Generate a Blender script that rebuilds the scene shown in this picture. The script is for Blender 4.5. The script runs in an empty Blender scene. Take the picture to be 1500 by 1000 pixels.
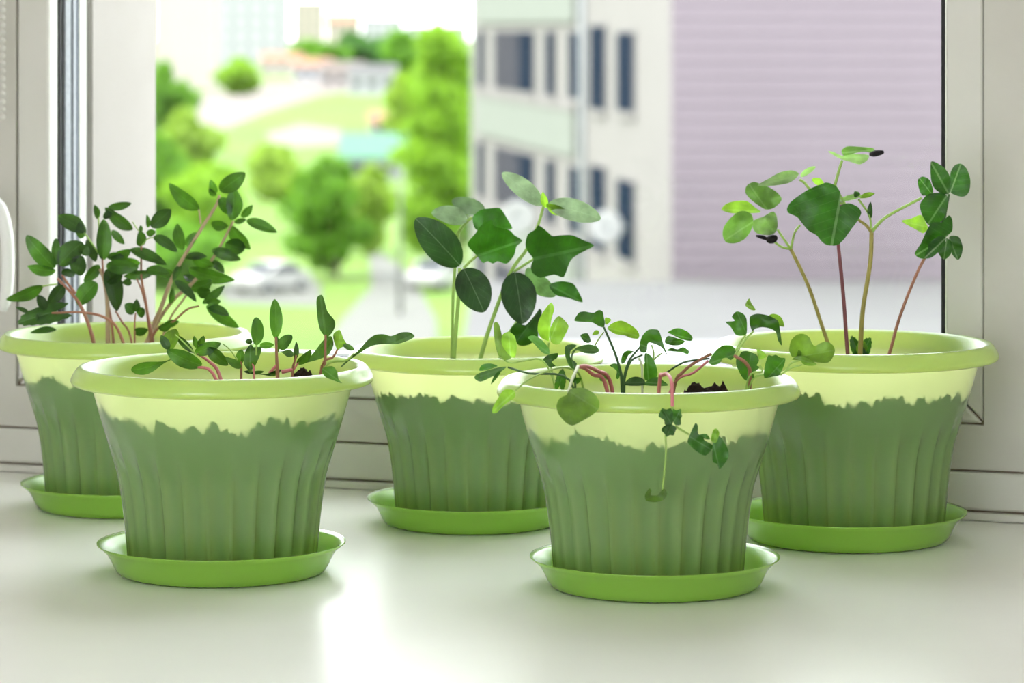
import bpy, bmesh, math, random
from mathutils import Vector, Matrix, noise
from mathutils.geometry import delaunay_2d_cdt

random.seed(7)
sc = bpy.context.scene
col = sc.collection

# ------------------------------------------------------------------ camera
F = 4850.0                       # focal length in pixels of the 1500 px wide frame
HOR = 41.0                       # row of the horizon
EYE = 0.362                      # eye height above the sill
PSI = math.radians(19.7)
SN, CS = math.sin(PSI), math.cos(PSI)
CX, CY = 0.861, -2.406
cam_d = bpy.data.cameras.new('camera')
cam_d.sensor_width = 36.0
cam_d.lens = 36.0 * F / 1500.0
cam_d.shift_y = -(500.0 - HOR) / 1500.0
cam_d.clip_start = 0.05
cam_d.clip_end = 6000
cam_d.dof.use_dof = True
cam_d.dof.focus_distance = 2.20
cam_d.dof.aperture_fstop = 12.0
cam = bpy.data.objects.new('camera', cam_d)
col.objects.link(cam)
cam.location = (CX, CY, EYE)
cam.rotation_euler = (math.pi / 2, 0, PSI)
sc.camera = cam

# ------------------------------------------------------------------ world, sun, exposure
world = bpy.data.worlds.new('sky')
sc.world = world
world.use_nodes = True
wb = world.node_tree.nodes['Background']
wb.inputs[0].default_value = (0.95, 0.975, 1.0, 1)
wb.inputs[1].default_value = 3.1
sun_d = bpy.data.lights.new('sun', 'SUN')
sun_d.energy = 3.2
sun_d.angle = math.radians(2)
sun_d.color = (1.0, 0.95, 0.86)
sun = bpy.data.objects.new('sun', sun_d)
col.objects.link(sun)
sun.rotation_euler = Vector((0.62, 0.40, -0.68)).to_track_quat('-Z', 'Y').to_euler()
sc.view_settings.view_transform = 'Standard'
sc.view_settings.look = 'None'
sc.view_settings.gamma = 1.0
sc.view_settings.use_curve_mapping = False
sc.view_settings.exposure = 1.0
sc.cycles.max_bounces = 10
sc.cycles.diffuse_bounces = 5
sc.cycles.transmission_bounces = 6
sc.cycles.transparent_max_bounces = 16
sc.cycles.use_denoising = True


def P(px, py, dep):
    """a point of the place seen at that pixel, at that distance along the view axis"""
    xr = (px - 750.0) / F * dep
    return Vector((CX - SN * dep + CS * xr, CY + CS * dep + SN * xr, EYE - (py - HOR) / F * dep))


# ------------------------------------------------------------------ materials
def new_mat(name):
    m = bpy.data.materials.new(name)
    m.use_nodes = True
    nt = m.node_tree
    for n in list(nt.nodes):
        nt.nodes.remove(n)
    out = nt.nodes.new('ShaderNodeOutputMaterial')
    return m, nt, out


def nd(nt, t, **kw):
    n = nt.nodes.new(t)
    for k, v in kw.items():
        setattr(n, k, v)
    return n


def sheen(nt, amount, base=0.04):
    """reflectance rising towards grazing angles, alike on both faces of a thin sheet"""
    lw = nd(nt, 'ShaderNodeLayerWeight'); lw.inputs[0].default_value = 0.5
    p4 = nd(nt, 'ShaderNodeMath', operation='POWER'); p4.inputs[1].default_value = 4.0
    nt.links.new(lw.outputs['Facing'], p4.inputs[0])
    ma = nd(nt, 'ShaderNodeMath', operation='MULTIPLY_ADD'); ma.inputs[1].default_value = amount; ma.inputs[2].default_value = base
    nt.links.new(p4.outputs[0], ma.inputs[0])
    return ma


def plain(name, c, rough=0.6, var=0.06, scale=30, spec=0.4, bump=0.0, metal=0.0, c2=None):
    m, nt, out = new_mat(name)
    b = nd(nt, 'ShaderNodeBsdfPrincipled')
    b.inputs['Roughness'].default_value = rough
    b.inputs['Specular IOR Level'].default_value = spec
    b.inputs['Metallic'].default_value = metal
    tc = nd(nt, 'ShaderNodeTexCoord')
    ns = nd(nt, 'ShaderNodeTexNoise')
    ns.inputs['Scale'].default_value = scale
    ns.inputs['Detail'].default_value = 5
    nt.links.new(tc.outputs['Object'], ns.inputs['Vector'])
    mx = nd(nt, 'ShaderNodeMix', data_type='RGBA')
    lo = c2 if c2 else tuple(max(0, x * (1 - var)) for x in c)
    mx.inputs[6].default_value = (*lo, 1)
    mx.inputs[7].default_value = (*[min(1, x * (1 + var)) for x in c], 1)
    nt.links.new(ns.outputs['Fac'], mx.inputs[0])
    nt.links.new(mx.outputs[2], b.inputs['Base Color'])
    if bump:
        bp = nd(nt, 'ShaderNodeBump')
        bp.inputs['Strength'].default_value = bump
        bp.inputs['Distance'].default_value = 0.002
        nt.links.new(ns.outputs['Fac'], bp.inputs['Height'])
        nt.links.new(bp.outputs[0], b.inputs['Normal'])
    nt.links.new(b.outputs[0], out.inputs[0])
    return m


def thin_plastic(name, dif, tra, tfac, rough=0.27, gloss=1.0):
    m, nt, out = new_mat(name)
    d = nd(nt, 'ShaderNodeBsdfDiffuse'); d.inputs[0].default_value = (*dif, 1)
    t = nd(nt, 'ShaderNodeBsdfTranslucent'); t.inputs[0].default_value = (*tra, 1)
    mx = nd(nt, 'ShaderNodeMixShader'); mx.inputs[0].default_value = tfac
    nt.links.new(d.outputs[0], mx.inputs[1]); nt.links.new(t.outputs[0], mx.inputs[2])
    g = nd(nt, 'ShaderNodeBsdfGlossy'); g.inputs['Roughness'].default_value = rough
    fr = sheen(nt, 0.75 * gloss, 0.075 * gloss)
    m2 = nd(nt, 'ShaderNodeMixShader')
    nt.links.new(fr.outputs[0], m2.inputs[0]); nt.links.new(mx.outputs[0], m2.inputs[1]); nt.links.new(g.outputs[0], m2.inputs[2])
    tc = nd(nt, 'ShaderNodeTexCoord')
    ns = nd(nt, 'ShaderNodeTexNoise'); ns.inputs['Scale'].default_value = 420; ns.inputs['Detail'].default_value = 3
    bp = nd(nt, 'ShaderNodeBump'); bp.inputs['Strength'].default_value = 0.12; bp.inputs['Distance'].default_value = 0.0006
    nt.links.new(tc.outputs['Object'], ns.inputs['Vector']); nt.links.new(ns.outputs['Fac'], bp.inputs['Height'])
    nt.links.new(bp.outputs[0], d.inputs['Normal']); nt.links.new(bp.outputs[0], g.inputs['Normal'])
    nt.links.new(m2.outputs[0], out.inputs[0])
    return m


def leaf_mat(name, top, under, tra, tfac=0.42, rough=0.42):
    """leaf blade: darker upper face, paler lower face, light passing through, lighter veins"""
    m, nt, out = new_mat(name)
    tc = nd(nt, 'ShaderNodeTexCoord')
    sep = nd(nt, 'ShaderNodeSeparateXYZ'); nt.links.new(tc.outputs['UV'], sep.inputs[0])
    # midrib and side veins
    ab = nd(nt, 'ShaderNodeMath', operation='ABSOLUTE'); nt.links.new(sep.outputs[0], ab.inputs[0])
    mid = nd(nt, 'ShaderNodeMath', operation='LESS_THAN'); mid.inputs[1].default_value = 0.026
    nt.links.new(ab.outputs[0], mid.inputs[0])
    sk = nd(nt, 'ShaderNodeMath', operation='MULTIPLY_ADD'); sk.inputs[1].default_value = -0.55
    nt.links.new(ab.outputs[0], sk.inputs[0]); nt.links.new(sep.outputs[1], sk.inputs[2])
    ml = nd(nt, 'ShaderNodeMath', operation='MULTIPLY'); ml.inputs[1].default_value = 5.5
    nt.links.new(sk.outputs[0], ml.inputs[0])
    fr = nd(nt, 'ShaderNodeMath', operation='FRACT'); nt.links.new(ml.outputs[0], fr.inputs[0])
    sv = nd(nt, 'ShaderNodeMath', operation='LESS_THAN'); sv.inputs[1].default_value = 0.10
    nt.links.new(fr.outputs[0], sv.inputs[0])
    svh = nd(nt, 'ShaderNodeMath', operation='MULTIPLY'); svh.inputs[1].default_value = 0.16
    nt.links.new(sv.outputs[0], svh.inputs[0])
    vein = nd(nt, 'ShaderNodeMath', operation='MAXIMUM')
    nt.links.new(mid.outputs[0], vein.inputs[0]); nt.links.new(svh.outputs[0], vein.inputs[1])
    vf = nd(nt, 'ShaderNodeMath', operation='MULTIPLY'); vf.inputs[1].default_value = 0.30
    nt.links.new(vein.outputs[0], vf.inputs[0])
    ns = nd(nt, 'ShaderNodeTexNoise'); ns.inputs['Scale'].default_value = 90; ns.inputs['Detail'].default_value = 4
    nt.links.new(tc.outputs['Object'], ns.inputs['Vector'])
    oi = nd(nt, 'ShaderNodeObjectInfo')
    rm = nd(nt, 'ShaderNodeMapRange'); rm.inputs[3].default_value = 0.60; rm.inputs[4].default_value = 1.45
    nt.links.new(oi.outputs['Random'], rm.inputs[0])
    nm = nd(nt, 'ShaderNodeMapRange'); nm.inputs[1].default_value = 0.3; nm.inputs[2].default_value = 0.7
    nm.inputs[3].default_value = 0.62; nm.inputs[4].default_value = 1.3
    nt.links.new(ns.outputs['Fac'], nm.inputs[0])
    vv = nd(nt, 'ShaderNodeMath', operation='MULTIPLY'); nt.links.new(rm.outputs[0], vv.inputs[0]); nt.links.new(nm.outputs[0], vv.inputs[1])
    geo = nd(nt, 'ShaderNodeNewGeometry')
    side = nd(nt, 'ShaderNodeMix', data_type='RGBA')
    side.inputs[6].default_value = (*top, 1); side.inputs[7].default_value = (*under, 1)
    nt.links.new(geo.outputs['Backfacing'], side.inputs[0])
    vx = nd(nt, 'ShaderNodeMix', data_type='RGBA')
    vx.inputs[7].default_value = (*[min(1, a * 1.2 + 0.12) for a in under], 1)
    nt.links.new(vf.outputs[0], vx.inputs[0]); nt.links.new(side.outputs[2], vx.inputs[6])
    sc1 = nd(nt, 'ShaderNodeVectorMath', operation='SCALE')
    nt.links.new(vx.outputs[2], sc1.inputs[0]); nt.links.new(vv.outputs[0], sc1.inputs['Scale'])
    d = nd(nt, 'ShaderNodeBsdfDiffuse'); nt.links.new(sc1.outputs[0], d.inputs[0])
    sc2 = nd(nt, 'ShaderNodeVectorMath', operation='SCALE'); sc2.inputs[0].default_value = tra
    nt.links.new(vv.outputs[0], sc2.inputs['Scale'])
    t = nd(nt, 'ShaderNodeBsdfTranslucent'); nt.links.new(sc2.outputs[0], t.inputs[0])
    mx = nd(nt, 'ShaderNodeMixShader'); mx.inputs[0].default_value = tfac
    nt.links.new(d.outputs[0], mx.inputs[1]); nt.links.new(t.outputs[0], mx.inputs[2])
    g = nd(nt, 'ShaderNodeBsdfGlossy'); g.inputs['Roughness'].default_value = rough
    fz = sheen(nt, 0.25, 0.035)
    m2 = nd(nt, 'ShaderNodeMixShader')
    nt.links.new(fz.outputs[0], m2.inputs[0]); nt.links.new(mx.outputs[0], m2.inputs[1]); nt.links.new(g.outputs[0], m2.inputs[2])
    hm = nd(nt, 'ShaderNodeMath', operation='MULTIPLY_ADD'); hm.inputs[1].default_value = -0.6
    nt.links.new(vein.outputs[0], hm.inputs[0]); nt.links.new(ns.outputs['Fac'], hm.inputs[2])
    bp = nd(nt, 'ShaderNodeBump'); bp.inputs['Strength'].default_value = 0.7; bp.inputs['Distance'].default_value = 0.0022
    nt.links.new(hm.outputs[0], bp.inputs['Height'])
    nt.links.new(bp.outputs[0], d.inputs['Normal']); nt.links.new(bp.outputs[0], g.inputs['Normal'])
    nt.links.new(m2.outputs[0], out.inputs[0])
    return m


def glass_mat(name):
    m, nt, out = new_mat(name)
    tr = nd(nt, 'ShaderNodeBsdfTransparent'); tr.inputs[0].default_value = (0.985, 0.995, 0.99, 1)
    g = nd(nt, 'ShaderNodeBsdfGlossy'); g.inputs['Roughness'].default_value = 0.01
    fz = sheen(nt, 0.8, 0.009)
    mx = nd(nt, 'ShaderNodeMixShader')
    nt.links.new(fz.outputs[0], mx.inputs[0]); nt.links.new(tr.outputs[0], mx.inputs[1]); nt.links.new(g.outputs[0], mx.inputs[2])
    nt.links.new(mx.outputs[0], out.inputs[0])
    return m


M = {}
M['pot'] = thin_plastic('translucent_green_plastic', (0.29, 0.56, 0.17), (0.97, 0.98, 0.42), 0.55)
M['saucer'] = thin_plastic('green_saucer_plastic', (0.36, 0.66, 0.09), (0.66, 0.94, 0.14), 0.36)
M['soil'] = plain('potting_soil', (0.030, 0.020, 0.014), 0.95, 0.5, 260, 0.2, 1.0)
M['sill'] = plain('white_sill_paint', (0.82, 0.81, 0.77), 0.30, 0.03, 14, 0.45, 0.03)
M['pvc'] = plain('white_window_plastic', (0.64, 0.63, 0.59), 0.35, 0.06, 9, 0.45, 0.02, c2=(0.55, 0.54, 0.49))
M['pvc_dirty'] = plain('aged_window_plastic', (0.58, 0.565, 0.52), 0.45, 0.06, 12, 0.4, 0.02, c2=(0.49, 0.475, 0.425))
M['handle'] = plain('white_handle_plastic', (0.82, 0.82, 0.80), 0.3, 0.02, 20)
M['joint'] = plain('brown_joint_dirt', (0.24, 0.19, 0.14), 0.9, 0.2, 60)
M['rubber'] = plain('black_rubber', (0.008, 0.008, 0.009), 0.6, 0.1, 60)
M['alu'] = plain('aluminium_spacer', (0.24, 0.25, 0.27), 0.5, 0.3, 240, 0.4, 0.3, 0.1)
M['spacer_dark'] = plain('blue_black_spacer', (0.03, 0.045, 0.07), 0.5, 0.3, 200)
M['glass'] = glass_mat('window_glass')
M['plaster'] = plain('pale_outer_plaster', (0.29, 0.268, 0.25), 0.9, 0.07, 14, 0.2, 0.1, c2=(0.25, 0.23, 0.205))
M['wall'] = plain('white_room_wall', (0.80, 0.80, 0.77), 0.9, 0.03, 5)
M['room_floor'] = plain('light_wood_floor', (0.50, 0.40, 0.28), 0.5, 0.15, 3)
M['stem_green'] = plain('green_stem', (0.34, 0.52, 0.12), 0.5, 0.15, 120)
M['stem_pink'] = plain('pink_stem', (0.62, 0.20, 0.22), 0.5, 0.2, 120)
M['stem_brown'] = plain('red_brown_stem', (0.36, 0.16, 0.10), 0.55, 0.25, 120)
M['stem_olive'] = plain('olive_stem', (0.36, 0.30, 0.08), 0.55, 0.25, 120)
M['stem_tan'] = plain('tan_woody_stem', (0.48, 0.34, 0.22), 0.6, 0.25, 120)
M['stem_purple'] = plain('purple_stem', (0.20, 0.06, 0.07), 0.55, 0.25, 120)
M['stem_pale'] = plain('pale_stem', (0.66, 0.72, 0.50), 0.5, 0.1, 120)
M['stem_dark'] = plain('dark_green_stem', (0.05, 0.12, 0.035), 0.5, 0.2, 120)
M['seed'] = plain('black_seed_coat', (0.012, 0.009, 0.010), 0.7, 0.3, 300, 0.3, 0.8)
M['herb'] = leaf_mat('herb_leaf', (0.013, 0.054, 0.007), (0.08, 0.17, 0.05), (0.080, 0.22, 0.010), 0.34)
M['beet'] = leaf_mat('beet_leaf', (0.018, 0.072, 0.010), (0.09, 0.20, 0.05), (0.11, 0.29, 0.012), 0.38)
M['young'] = leaf_mat('young_leaf', (0.11, 0.24, 0.018), (0.18, 0.32, 0.07), (0.30, 0.55, 0.03), 0.45)
M['cuke_cot'] = leaf_mat('cucumber_seed_leaf', (0.014, 0.052, 0.018), (0.34, 0.44, 0.30), (0.05, 0.17, 0.012), 0.22, 0.35)
M['cuke'] = leaf_mat('cucumber_leaf', (0.010, 0.068, 0.004), (0.07, 0.18, 0.04), (0.05, 0.22, 0.004), 0.27)
M['radish'] = leaf_mat('sprout_leaf', (0.014, 0.075, 0.006), (0.09, 0.21, 0.05), (0.08, 0.27, 0.008), 0.36)
M['cotton'] = leaf_mat('heart_leaf', (0.008, 0.058, 0.004), (0.26, 0.38, 0.17), (0.05, 0.20, 0.005), 0.24)
M['cotton_pale'] = leaf_mat('pale_heart_leaf', (0.08, 0.20, 0.035), (0.30, 0.42, 0.21), (0.20, 0.42, 0.05), 0.40)


# ------------------------------------------------------------------ mesh helpers
def mesh_obj(name, verts, faces, mat, parent=None, smooth=False, uvs=None):
    me = bpy.data.meshes.new(name)
    me.from_pydata([tuple(v) for v in verts], [], faces)
    if uvs is not None:
        lay = me.uv_layers.new(name='UVMap')
        for lp in me.loops:
            lay.data[lp.index].uv = uvs[lp.vertex_index]
    if smooth:
        me.polygons.foreach_set('use_smooth', [True] * len(me.polygons))
    me.materials.append(M[mat] if isinstance(mat, str) else mat)
    me.update()
    o = bpy.data.objects.new(name, me)
    col.objects.link(o)
    if parent is not None:
        o.parent = parent
    return o


def tag(o, label=None, cat=None, group=None, kind=None):
    if label: o['label'] = label
    if cat: o['category'] = cat
    if group: o['group'] = group
    if kind: o['kind'] = kind
    return o


def empty(name, loc=(0, 0, 0), rz=0.0):
    o = bpy.data.objects.new(name, None)
    o.empty_display_size = 0.02
    o.location = loc
    o.rotation_euler = (0, 0, rz)
    col.objects.link(o)
    return o


class MB:
    """collects simple solids into one mesh"""
    def __init__(self):
        self.v, self.f = [], []

    def box(self, a, b):
        (x0, y0, z0), (x1, y1, z1) = a, b
        i = len(self.v)
        self.v += [(x0, y0, z0), (x1, y0, z0), (x1, y1, z0), (x0, y1, z0), (x0, y0, z1), (x1, y0, z1), (x1, y1, z1), (x0, y1, z1)]
        self.f += [(i, i + 3, i + 2, i + 1), (i + 4, i + 5, i + 6, i + 7), (i, i + 1, i + 5, i + 4),
                   (i + 1, i + 2, i + 6, i + 5), (i + 2, i + 3, i + 7, i + 6), (i + 3, i, i + 4, i + 7)]
        return self

    def hexa(self, p):
        """eight corners: bottom ring then top ring"""
        i = len(self.v)
        self.v += [tuple(q) for q in p]
        self.f += [(i, i + 3, i + 2, i + 1), (i + 4, i + 5, i + 6, i + 7), (i, i + 1, i + 5, i + 4),
                   (i + 1, i + 2, i + 6, i + 5), (i + 2, i + 3, i + 7, i + 6), (i + 3, i, i + 4, i + 7)]
        return self

    def prism(self, poly, axis, a, b):
        """polygon in the two other axes extruded along axis"""
        i, n = len(self.v), len(poly)
        for t in (a, b):
            for (p, q) in poly:
                self.v.append({'x': (t, p, q), 'y': (p, t, q), 'z': (p, q, t)}[axis])
        self.f.append(tuple(range(i, i + n))); self.f.append(tuple(reversed(range(i + n, i + 2 * n))))
        for k in range(n):
            self.f.append((i + k, i + n + k, i + n + (k + 1) % n, i + (k + 1) % n))
        return self

    def tube(self, pts, rad, n=8, cap=True):
        pts = [Vector(p) for p in pts]
        if not isinstance(rad, (list, tuple)):
            rad = [rad] * len(pts)
        i = len(self.v)
        up = Vector((0.31, 0.17, 0.93))
        for k, p in enumerate(pts):
            d = (pts[min(k + 1, len(pts) - 1)] - pts[max(k - 1, 0)]).normalized()
            a = d.cross(up)
            if a.length < 1e-4:
                a = d.cross(Vector((1, 0, 0)))
            a.normalize(); b = d.cross(a)
            for j in range(n):
                t = 2 * math.pi * j / n
                self.v.append(tuple(p + (a * math.cos(t) + b * math.sin(t)) * rad[k]))
        for k in range(len(pts) - 1):
            for j in range(n):
                self.f.append((i + k * n + j, i + k * n + (j + 1) % n, i + (k + 1) * n + (j + 1) % n, i + (k + 1) * n + j))
        if cap:
            self.f.append(tuple(i + j for j in reversed(range(n))))
            e = i + (len(pts) - 1) * n
            self.f.append(tuple(e + j for j in range(n)))
        return self

    def lathe(self, prof, c=(0, 0, 0), n=32, axis='z'):
        i = len(self.v)
        for (r, h) in prof:
            for j in range(n):
                t = 2 * math.pi * j / n
                a, b = r * math.cos(t), r * math.sin(t)
                q = {'z': (a, b, h), 'y': (a, h, b), 'x': (h, a, b)}[axis]
                self.v.append((c[0] + q[0], c[1] + q[1], c[2] + q[2]))
        for k in range(len(prof) - 1):
            for j in range(n):
                self.f.append((i + k * n + j, i + k * n + (j + 1) % n, i + (k + 1) * n + (j + 1) % n, i + (k + 1) * n + j))
        return self

    def build(self, name, mat, parent=None, smooth=False, bevel=0.0):
        o = mesh_obj(name, self.v, self.f, mat, parent, smooth)
        bm = bmesh.new(); bm.from_mesh(o.data)
        bmesh.ops.recalc_face_normals(bm, faces=bm.faces)
        if bevel:
            bmesh.ops.bevel(bm, geom=list(bm.edges), offset=bevel, segments=2, affect='EDGES', profile=0.5)
        bm.to_mesh(o.data); bm.free()
        return o


def smooth_path(pts, k=5):
    """Catmull-Rom through the points"""
    pts = [Vector(p) for p in pts]
    if len(pts) < 3:
        return [pts[0].lerp(pts[-1], t / k) for t in range(k + 1)]
    q = [pts[0] * 2 - pts[1]] + pts + [pts[-1] * 2 - pts[-2]]
    out = []
    for i in range(1, len(q) - 2):
        for j in range(k):
            t = j / k
            a, b, c, d = q[i - 1], q[i], q[i + 1], q[i + 2]
            out.append(0.5 * ((2 * b) + (c - a) * t + (2 * a - 5 * b + 4 * c - d) * t * t + (3 * b - a - 3 * c + d) * t ** 3))
    out.append(pts[-1])
    return out


# ------------------------------------------------------------------ the room
ZC, ZF = 1.95, -0.86
WX0, WX1, WZ1 = -0.50, 0.46, 1.66          # window opening in the wall
tag(MB().box((-2.0, -4.6, ZF - 0.05), (2.2, 0.2, ZF)).build('floor', 'room_floor'), 'light wood floor of the room', kind='structure')
tag(MB().box((-2.0, -4.6, ZC), (2.2, 0.2, ZC + 0.05)).build('ceiling', 'wall'), 'white ceiling of the room', kind='structure')
tag(MB().box((-2.05, -4.6, ZF), (-2.0, 0.2, ZC)).build('wall_left', 'wall'), 'white side wall of the room', kind='structure')
tag(MB().box((2.2, -4.6, ZF), (2.25, 0.2, ZC)).build('wall_right', 'wall'), 'white side wall of the room', kind='structure')
wb_ = MB()
wb_.box((-2.0, 0.005, ZF), (WX0, 0.055, ZC)).box((WX1, 0.005, ZF), (2.2, 0.055, ZC))
wb_.box((WX0, 0.005, ZF), (WX1, 0.055, -0.001)).box((WX0, 0.005, WZ1), (WX1, 0.055, ZC))
tag(wb_.build('wall_back', 'wall'), 'white wall around the window', kind='structure')
# wall behind the camera; its wide opening is added to let in fill light
wf = MB()
wf.box((-2.0, -4.65, ZF), (-0.50, -4.6, ZC)).box((1.25, -4.65, ZF), (2.2, -4.6, ZC)).box((-0.50, -4.65, 1.40), (1.25, -4.6, ZC))
tag(wf.build('wall_front', 'wall'), 'unseen white wall with a wide opening added for fill light', kind='structure')

sill = MB().box((-1.95, -0.98, -0.04), (2.15, 0.004, 0.0)).build('window_sill', 'sill', bevel=0.004)
tag(sill, 'wide white painted window sill carrying the flower pots', kind='structure')

# ------------------------------------------------------------------ window
GX0, GX1, GZ0, GZ1 = -0.4005, 0.3385, 0.099, 1.54      # clear glass
BX0, BX1, BZ0, BZ1 = -0.4295, 0.367, 0.0715, 1.57      # outer edge of the glazing beads
win = empty('window_1', (0, 0, 0))
tag(win, 'white plastic window behind the flower pots', kind='structure')
YF = 0.0


def frame_ring(name, x0, x1, z0, z1, w, y0, y1, mat, parent, bev=0.0015):
    """four mitred rails of one rectangular frame, each a piece"""
    xi0, xi1, zi0, zi1 = x0 + w, x1 - w, z0 + w, z1 - w
    out = []
    for pts in (((x0, z0), (x1, z0), (xi1, zi0), (xi0, zi0)), ((x0, z1), (xi0, zi1), (xi1, zi1), (x1, z1)),
                ((x0, z0), (xi0, zi0), (xi0, zi1), (x0, z1)), ((x1, z0), (x1, z1), (xi1, zi1), (xi1, zi0))):
        out.append(MB().prism(pts, 'y', y0, y1).build(name, mat, parent, bevel=bev))
    return out


# sill strip, outer frame, sash, bead, gasket, glass
MB().box((-1.2, -0.004, 0.0002), (1.1, 0.006, 0.0062)).build('sealing_strip', 'pvc', win, bevel=0.0015)
MB().box((WX0 - 0.03, 0.0, 0.0075), (WX1 + 0.03, 0.06, 0.0358)).build('bottom_frame', 'pvc', win, bevel=0.002)
MB().box((WX0 - 0.03, 0.004, 0.005), (WX1 + 0.03, 0.05, 0.08)).build('frame_core', 'joint', win)
sash = MB()
ro = [(WX0 - 0.03, 0.0375), (WX1 + 0.03, 0.0375), (WX1 + 0.03, WZ1), (WX0 - 0.03, WZ1)]
ri = [(BX0 - 0.0008, BZ0 - 0.0012), (BX1 + 0.0008, BZ0 - 0.0012), (BX1 + 0.0008, BZ1 + 0.001), (BX0 - 0.0008, BZ1 + 0.001)]
for y in (0.0, 0.06):
    sash.v += [(x, y, z) for x, z in ro] + [(x, y, z) for x, z in ri]
for k in range(4):
    n_ = (k + 1) % 4
    sash.f += [(k, n_, 4 + n_, 4 + k), (8 + k, 12 + k, 12 + n_, 8 + n_), (4 + k, 4 + n_, 12 + n_, 12 + k), (k, 8 + k, 8 + n_, n_)]
sash.build('sash', 'pvc_dirty', win)
g_ = 0.0006
bw = 0.0287


def bead(pts):
    MB().prism(pts, 'y', 0.001, 0.018).build('glazing_bead', 'pvc', win, bevel=0.0022)


x0, x1, z0, z1 = BX0, BX1, BZ0, BZ1
bead(((x0 + g_, z0), (x1 - g_, z0), (x1 - bw - g_, z0 + bw), (x0 + bw + g_, z0 + bw)))
bead(((x0 + g_, z1), (x0 + bw + g_, z1 - bw), (x1 - bw - g_, z1 - bw), (x1 - g_, z1)))
bead(((x0, z0 + 2 * g_), (x0 + bw, z0 + bw + 2 * g_), (x0 + bw, z1 - bw - 2 * g_), (x0, z1 - 2 * g_)))
bead(((x1, z0 + 2 * g_), (x1, z1 - 2 * g_), (x1 - bw, z1 - bw - 2 * g_), (x1 - bw, z0 + bw + 2 * g_)))
MB().box((x0 - 0.004, 0.012, z0 - 0.004), (x0 + 0.012, 0.05, z1 + 0.004)).box((x1 - 0.012, 0.012, z0 - 0.004), (x1 + 0.004, 0.05, z1 + 0.004)) \
    .box((x0, 0.012, z0 - 0.004), (x1, 0.05, z0 + 0.012)).build('rebate', 'joint', win)
e0, e1, f0, f1 = GX0 - 0.010, GX1 + 0.0058, GZ0 - 0.010, GZ1 + 0.010
gw = 0.0128
for o in frame_ring('gasket', e0 - 0.0022, e1, f0, f1, gw, 0.0186, 0.0226, 'rubber', win, 0.0008): pass
MB().box((e0, 0.023, f0), (e1, 0.0264, f1)).build('glass_pane', 'glass', win)
frame_ring('spacer', e0, e1, f0, f1, 0.0115, 0.0270, 0.0370, 'alu', win, 0.0008)
frame_ring('spacer_seal', e0, e1, f0, f1, 0.0108, 0.0372, 0.0392, 'spacer_dark', win, 0.0004)
MB().box((e0, 0.0395, f0), (e1, 0.0425, f1)).build('glass_pane', 'glass', win)
frame_ring('spacer', e0, e1, f0, f1, 0.0105, 0.0430, 0.0490, 'alu', win, 0.0008)
frame_ring('spacer_seal', e0, e1, f0, f1, 0.0105, 0.0492, 0.0520, 'spacer_dark', win, 0.0004)
frame_ring('outer_lip', e0 - 0.02, e1 + 0.02, f0 - 0.02, f1 + 0.02, 0.032, 0.0525, 0.066, 'pvc', win, 0.002)
# handle of the window, at the stile on the left
hb = MB().box((-0.492, -0.012, 0.130), (-0.452, 0.0, 0.225)).build('handle_base', 'pvc', win, bevel=0.004)
MB().tube(smooth_path([P(-22, 300, 2.655), P(-8, 294, 2.652), P(3, 312, 2.650), P(10, 345, 2.650), P(12, 385, 2.650), P(10, 425, 2.650), P(4, 455, 2.650)], 5),
          [0.0045] * 8 + [0.0052] * 16 + [0.0050] * 5 + [0.0035] * 2, 12).build('handle_lever', 'handle', hb, True)
MB().tube([P(-22, 300, 2.655), P(-24, 330, 2.70)], 0.006, 10).build('handle_neck', 'handle', hb, True)
# bead chain of the blind
ch = MB()
for k in range(95):
    zc = 0.29 + k * 0.0062
    ch.lathe([(0.0004, zc - 0.0024), (0.0019, zc - 0.0013), (0.0023, zc), (0.0019, zc + 0.0013), (0.0004, zc + 0.0024)], (-0.4325, -0.018, 0), 8)
tag(ch.build('blind_chain', 'pvc', None, True), 'white beaded blind chain hanging beside the window handle', 'chain')

# outer reveal and outside face of our own house
rv = MB()
rv.box((-0.62, 0.066, -0.3), (-0.394, 0.185, 1.9)).box((0.36, 0.066, -0.3), (0.6, 0.185, 1.9)).box((-0.394, 0.066, 1.63), (0.36, 0.185, 1.9))
tag(rv.build('wall_outside', 'plaster'), 'pale plaster reveal outside the window', kind='structure')
tag(MB().hexa([(-0.394, 0.066, 0.02), (0.36, 0.066, 0.02), (0.36, 0.24, 0.0), (-0.394, 0.24, 0.0),
               (-0.394, 0.066, 0.075), (0.36, 0.066, 0.075), (0.36, 0.24, 0.045), (-0.394, 0.24, 0.045)]).build('trim_1', 'alu'),
    'sloping metal drip sill outside the window', kind='structure')

# ------------------------------------------------------------------ pots, saucers, soil
NFL = 27
PROF = [(0.0622, 0.008), (0.0632, 0.020), (0.0650, 0.040), (0.0668, 0.055), (0.0693, 0.070), (0.0735, 0.084), (0.0778, 0.098),
        (0.0815, 0.111), (0.0848, 0.123), (0.0872, 0.131)]


def r_wall(z):
    if z <= PROF[0][1]: return PROF[0][0]
    for (ra, za), (rb, zb) in zip(PROF, PROF[1:]):
        if z <= zb:
            return ra + (rb - ra) * (z - za) / (zb - za)
    return PROF[-1][0]


def sstep(a, b, x):
    t = max(0.0, min(1.0, (x - a) / (b - a)))
    return t * t * (3 - 2 * t)


def flute(z, th):
    amp = 0.0056 * (1 - sstep(0.066, 0.098, z)) * (0.75 + 0.25 * (1 - sstep(0.01, 0.05, z)))
    ph = (NFL * th / (2 * math.pi)) % 1.0
    s = abs(math.sin(math.pi * ph))
    return amp * (s ** 0.72)


def pot_r(z, th):
    return r_wall(z) - flute(z, th)


def plug_r(z):
    return r_wall(z) - flute(z, math.pi / NFL) - 0.0013


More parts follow.
